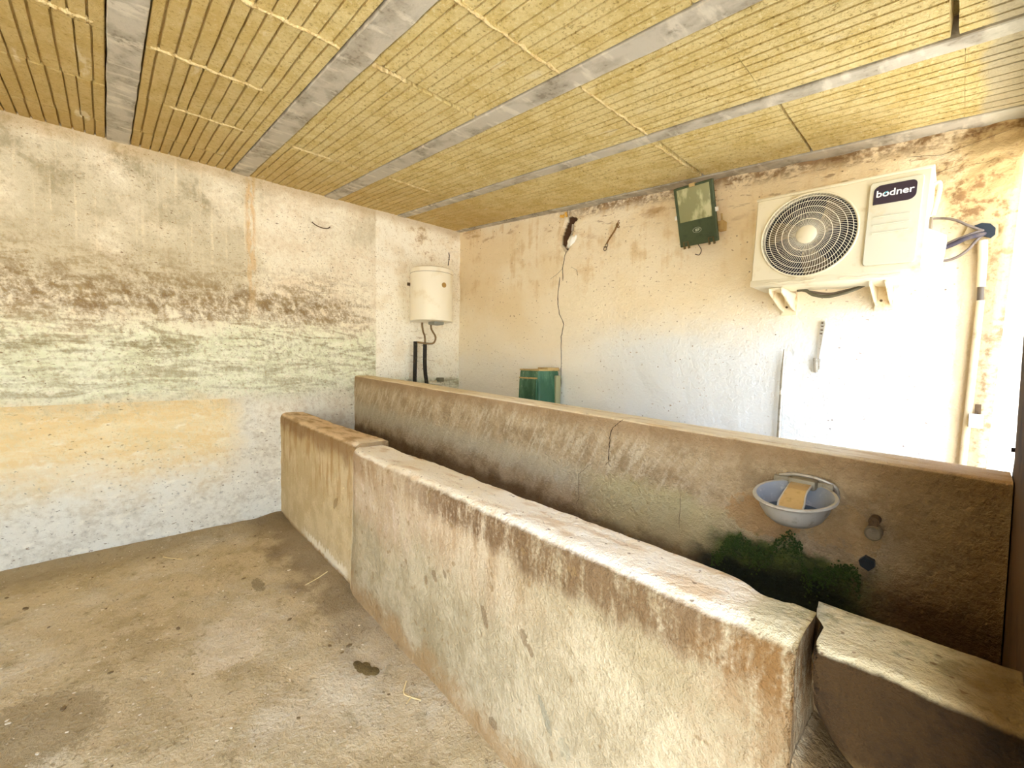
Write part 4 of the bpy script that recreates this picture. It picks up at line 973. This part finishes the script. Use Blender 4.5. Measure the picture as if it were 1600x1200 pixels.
# ------------------------------------------------------------------ upturned green bin in the passage
M_BIN = Mat('green_bin_plastic', .5, 0, .4, local=True)
_a, _b = M_BIN.nz(9, 9, 3, det=5), M_BIN.nz(40, 40, 40, det=4)
M_BIN = M_BIN.done(M_BIN.mix(M_BIN.mix(c(44, 86, 62), c(84, 124, 98), M_BIN.ss(_a, .42, .66)), c(168, 186, 158), M_BIN.ss(_b*.6+_a*.4, .58, .68)*.6), _b, .004)
bn = thing('green_bin', 'dirty green plastic bin standing upside down against the back wall', 'bin', (1.366, -.135, .5))
def bin_shell():
    V_ = []; prof = [(.152, 0), (.150, .02), (.144, .03), (.118, .725), (.114, .742), (.104, .748)]
    for r, h in prof:
        for (u, v) in rrect(-r, r, -r*1.03, r*1.03, .022, 4): V_.append((u, v, h))
    m_ = len(V_)//len(prof)
    F = [(i*m_+k, i*m_+(k+1) % m_, (i+1)*m_+(k+1) % m_, (i+1)*m_+k) for i in range(len(prof)-1) for k in range(m_)]
    F.append(tuple(range((len(prof)-1)*m_, len(prof)*m_))); return raw(V_, F, True)
me = bin_shell(); me.set_sharp_from_angle(angle=math.radians(35)); link('bin_body', me, M_BIN, bn)
lean = math.atan2(.026, .70)
pn = MB().prism(rrect(-.105, .098, .10, .675, .012), -.006, .004).part('front_panel', M_BIN, bn, False); pn.location = (0, -.149, 0); pn.rotation_euler = (-lean, 0, 0)
MB().prism([(-.106, .672), (.100, .672), (.100, .684), (-.106, .684)], -.133, -.116).part('panel_lip', M_DUST, bn, False)
MB().box(.092, .100, -.139, -.118, .12, .66, .002).part('panel_edge', M_BIN, bn)
MB().box(-.112, .118, -.124, .124, .738, .752, .003).box(.0, .116, -.02, .122, .750, .766, .003).part('dusty_base', M_DUST, bn)
MB().box(.118, .140, .06, .12, .10, .70, .005).part('side_rib', plain('dusty_green_rib', (150, 148, 112), .8), bn)

# ------------------------------------------------------------------ small things on the back wall
def ragmesh():
    bm = bmesh.new(); bmesh.ops.create_icosphere(bm, subdivisions=4, radius=1)
    for v in bm.verts:
        p = v.co.copy(); n = float(fbm(p.x*1.6, p.y*1.6, p.z*1.6, 3)); k = 1+.55*n
        v.co = Vector((p.x*.046*k+p.z*.012, p.y*.030*k, p.z*.062*k))
    me = bpy.data.meshes.new('rag'); bm.to_mesh(me); bm.free(); me.polygons.foreach_set('use_smooth', [True]*len(me.polygons)); return me
rg = link('white_rag', ragmesh(), plain('white_plastic_sheet', (250, 250, 246), .5), None, 'crumpled white rag stuffed into the broken hole in the back wall', 'rag'); rg.location = w2(1.545, -.012, 2.322); rg.rotation_euler = (0, .25, TH)
MB().tube(curve_pts([w2(1.522, -.05, 2.475), w2(1.512, -.05, 2.42), w2(1.50, -.045, 2.38), w2(1.487, -.035, 2.32), w2(1.478, -.03, 2.28)]), [.016]*8+[.010]*9+[.016]*16, 8).part('pipe_end', plain('pale_grey_pipe', (196, 184, 168), .5, dirt=(120, 108, 92), scale=60), None, True, 'pale broken pipe end inside the hole in the back wall', 'pipe')
fo = MB(); rnd = random.Random(3)
for i in range(14): bmesh.ops.create_icosphere(fo.bm, subdivisions=2, radius=rnd.uniform(.006, .014), matrix=Matrix.Translation(w2(1.445+rnd.uniform(-.035, .03), -.012+rnd.uniform(-.004, .006), 2.558+rnd.uniform(-.014, .014))))
fo.part('foam_blob', plain('yellow_builders_foam', (226, 176, 76), .9, dirt=(236, 206, 130), scale=60), None, True, 'yellow foam blob in the ceiling joint left of the broken hole', 'foam')
rp = thing('rope', 'short frayed rope with a metal snap hook hanging on the back wall', 'rope', w2(1.94, .012, 2.30), TH)
M_ROPE = plain('brown_rope', (132, 98, 56), .95, dirt=(92, 66, 36), scale=120)
mb = MB()
for k in range(3):
    pts = []
    for i in range(24):
        t = i/23; a = t*16+k*2.094; u = .040-.085*t+.004*math.sin(6*t); z = .050-.118*t
        pts.append((u+.004*math.cos(a), .004*math.sin(a), z+.004*math.cos(a)*.5))
    mb.tube(pts, .0042, 6)
for i in range(9): mb.tube([(.043+rnd.uniform(-.01, .01), rnd.uniform(-.004, .004), .055), (.047+rnd.uniform(-.018, .018), rnd.uniform(-.006, .006), .03+rnd.uniform(0, .06))], .003, 5)
mb.part('strand', M_ROPE, rp)
hk = MB().ring((-.048, 0, -.080), .0125, .0028, 'y', 24, 6).ring((-.059, 0, -.104), .0135, .0028, 'y', 24, 6).tube([(-.068, -.004, -.089), (-.040, -.004, -.094)], .004, 8).part('snap_hook', plain('dark_steel_hook', (110, 92, 72), .4, .7), rp)
pl = thing('tool_handle', 'slim pale metal handle with tapered tip leaning upright behind the trough', 'handle', w2(3.118, .03, .5), TH)
MB().tube([(-.004, 0, 0), (-.002, 0, .5), (.001, .004, .70), (.002, .006, .78), (.004, .008, .895), (.0045, .008, .901)], [.0105, .0105, .0105, .0100, .0045, .003], 14).part('shaft', M_GALV, pl)
MB().tube([(.0006, .003, .640), (.0012, .005, .695)], .0112, 14).part('ferrule', plain('pale_ferrule', (236, 230, 216), .4), pl)
hp = thing('hanging_clamp', 'narrow metal clamp bar hanging on a nail below the air conditioner', 'clamp', w2(3.285, .012, 1.42), TH)
bar = MB().prism([(.004, .132), (.018, .134), (.022, .120), (.012, .03), (.002, -.075), (-.010, -.073), (-.004, .03), (.0, .10)], -.004, .004).part('bar', M_GALV, hp, False)
MB().box(-.0275, -.008, -.012, .004, -.148, -.066, .003, m=Matrix.Rotation(-.06, 4, 'Y')).part('jaw', M_GALV, hp)
MB().prism([(-.003, -.075), (.009, -.075), (.006, -.13), (-.002, -.135), (-.006, -.11)], -.008, .002).part('jaw', M_GALV, hp, False)
MB().tube([(.011, .004, .122), (.011, -.012, .122)], .005, 8).part('nail', M_RUST, hp)
for i in range(3): MB().tube([(.006-.004*i*.4, -.005, .105-.02*i), (.016-.004*i*.4, -.006, .103-.02*i)], .0035, 6).part('chain_link', M_RUST, hp)
# bent wire and nails on the left wall
MB().tube(curve_pts([(.012, -1.535, 2.468), (.03, -1.50, 2.442), (.035, -1.455, 2.432), (.03, -1.41, 2.440), (.012, -1.385, 2.462)]), .0045, 6).part('bent_wire', M_RUST, None, True, 'dark bent wire loop sticking out high on the left wall', 'wire')

# ------------------------------------------------------------------ floor litter
def floor_z(x, y):
    z = .014*fbm(x*2.2, y*2.2, 1.0, 3)+.006*fbm(x*12, y*12, 2.0, 3)+.02*(1-float(sst(x, .02, .20)))+.02*float(sst(y, -2.0, -1.84)); return float(z)
M_STRAW = plain('dry_straw', (226, 204, 148), .8)
for pts, lab in (([(2.389, -1.931), (2.43, -1.965), (2.47, -1.955), (2.513, -1.937)], 'forked dry straw stalk on the floor by the middle of the trough'),
                 ([(.341, -2.58), (.40, -2.545), (.466, -2.49)], 'dry straw stalk lying on the floor near the left wall'),
                 ([(1.335, -2.0), (1.315, -1.93), (1.292, -1.862)], 'dry straw stalk lying across the darker strip of floor at the trough foot')):
    P = [Vector((x, y, floor_z(x, y)+.006)) for x, y in pts]; mb = MB(); mb.tube(curve_pts(P, 5), .0028, 5)
    if len(pts) == 4: mb.tube([P[2], P[2]+Vector((.02, -.03, .004))], .002, 5)
    mb.part('straw_stalk', M_STRAW, None, True, lab, 'straw')
M_DUNG = plain('dried_dung', (118, 98, 54), .95, dirt=(86, 70, 38), scale=50, bump=.01)
mb = MB(); rnd = random.Random(9)
for i in range(9):
    x, y = 2.192+rnd.gauss(0, .012)+(i-4)*.009, -2.019+rnd.gauss(0, .010)+(i-4)*.004; r = rnd.uniform(.016, .028)
    bmesh.ops.create_icosphere(mb.bm, subdivisions=2, radius=r, matrix=Matrix.Translation((x, y, floor_z(x, y)+.002)) @ Matrix.Diagonal((1.2, .9, .26, 1)))
mb.part('dung_clump', M_DUNG, None, True, 'dark dried dung clump on the floor beside the trough', 'dung')
M_PEB = [plain('brown_pebble', (124, 102, 68), .9), plain('pale_pebble', (220, 204, 172), .9)]
for q, (n, mt, lab) in enumerate(((170, M_PEB[0], 'dark crumbs of earth scattered over the whole floor'), (520, M_PEB[1], 'pale grit scattered over the whole floor'))):
    mb = MB()
    for i in range(n):
        x, y = rnd.uniform(.1, 3.7), rnd.uniform(-3.6, -1.90); r = min(.012, .0018+abs(rnd.gauss(0, .0032)))*(1 if q == 0 else .7)
        bmesh.ops.create_icosphere(mb.bm, subdivisions=1, radius=r, matrix=Matrix.Translation((x, y, floor_z(x, y)+r*.2)) @ Matrix.Rotation(rnd.uniform(0, 3), 4, 'Z') @ Matrix.Diagonal((1.6, 1, .6, 1)))
    mb.part('grit', mt, None, True, lab, 'grit', kind='stuff')
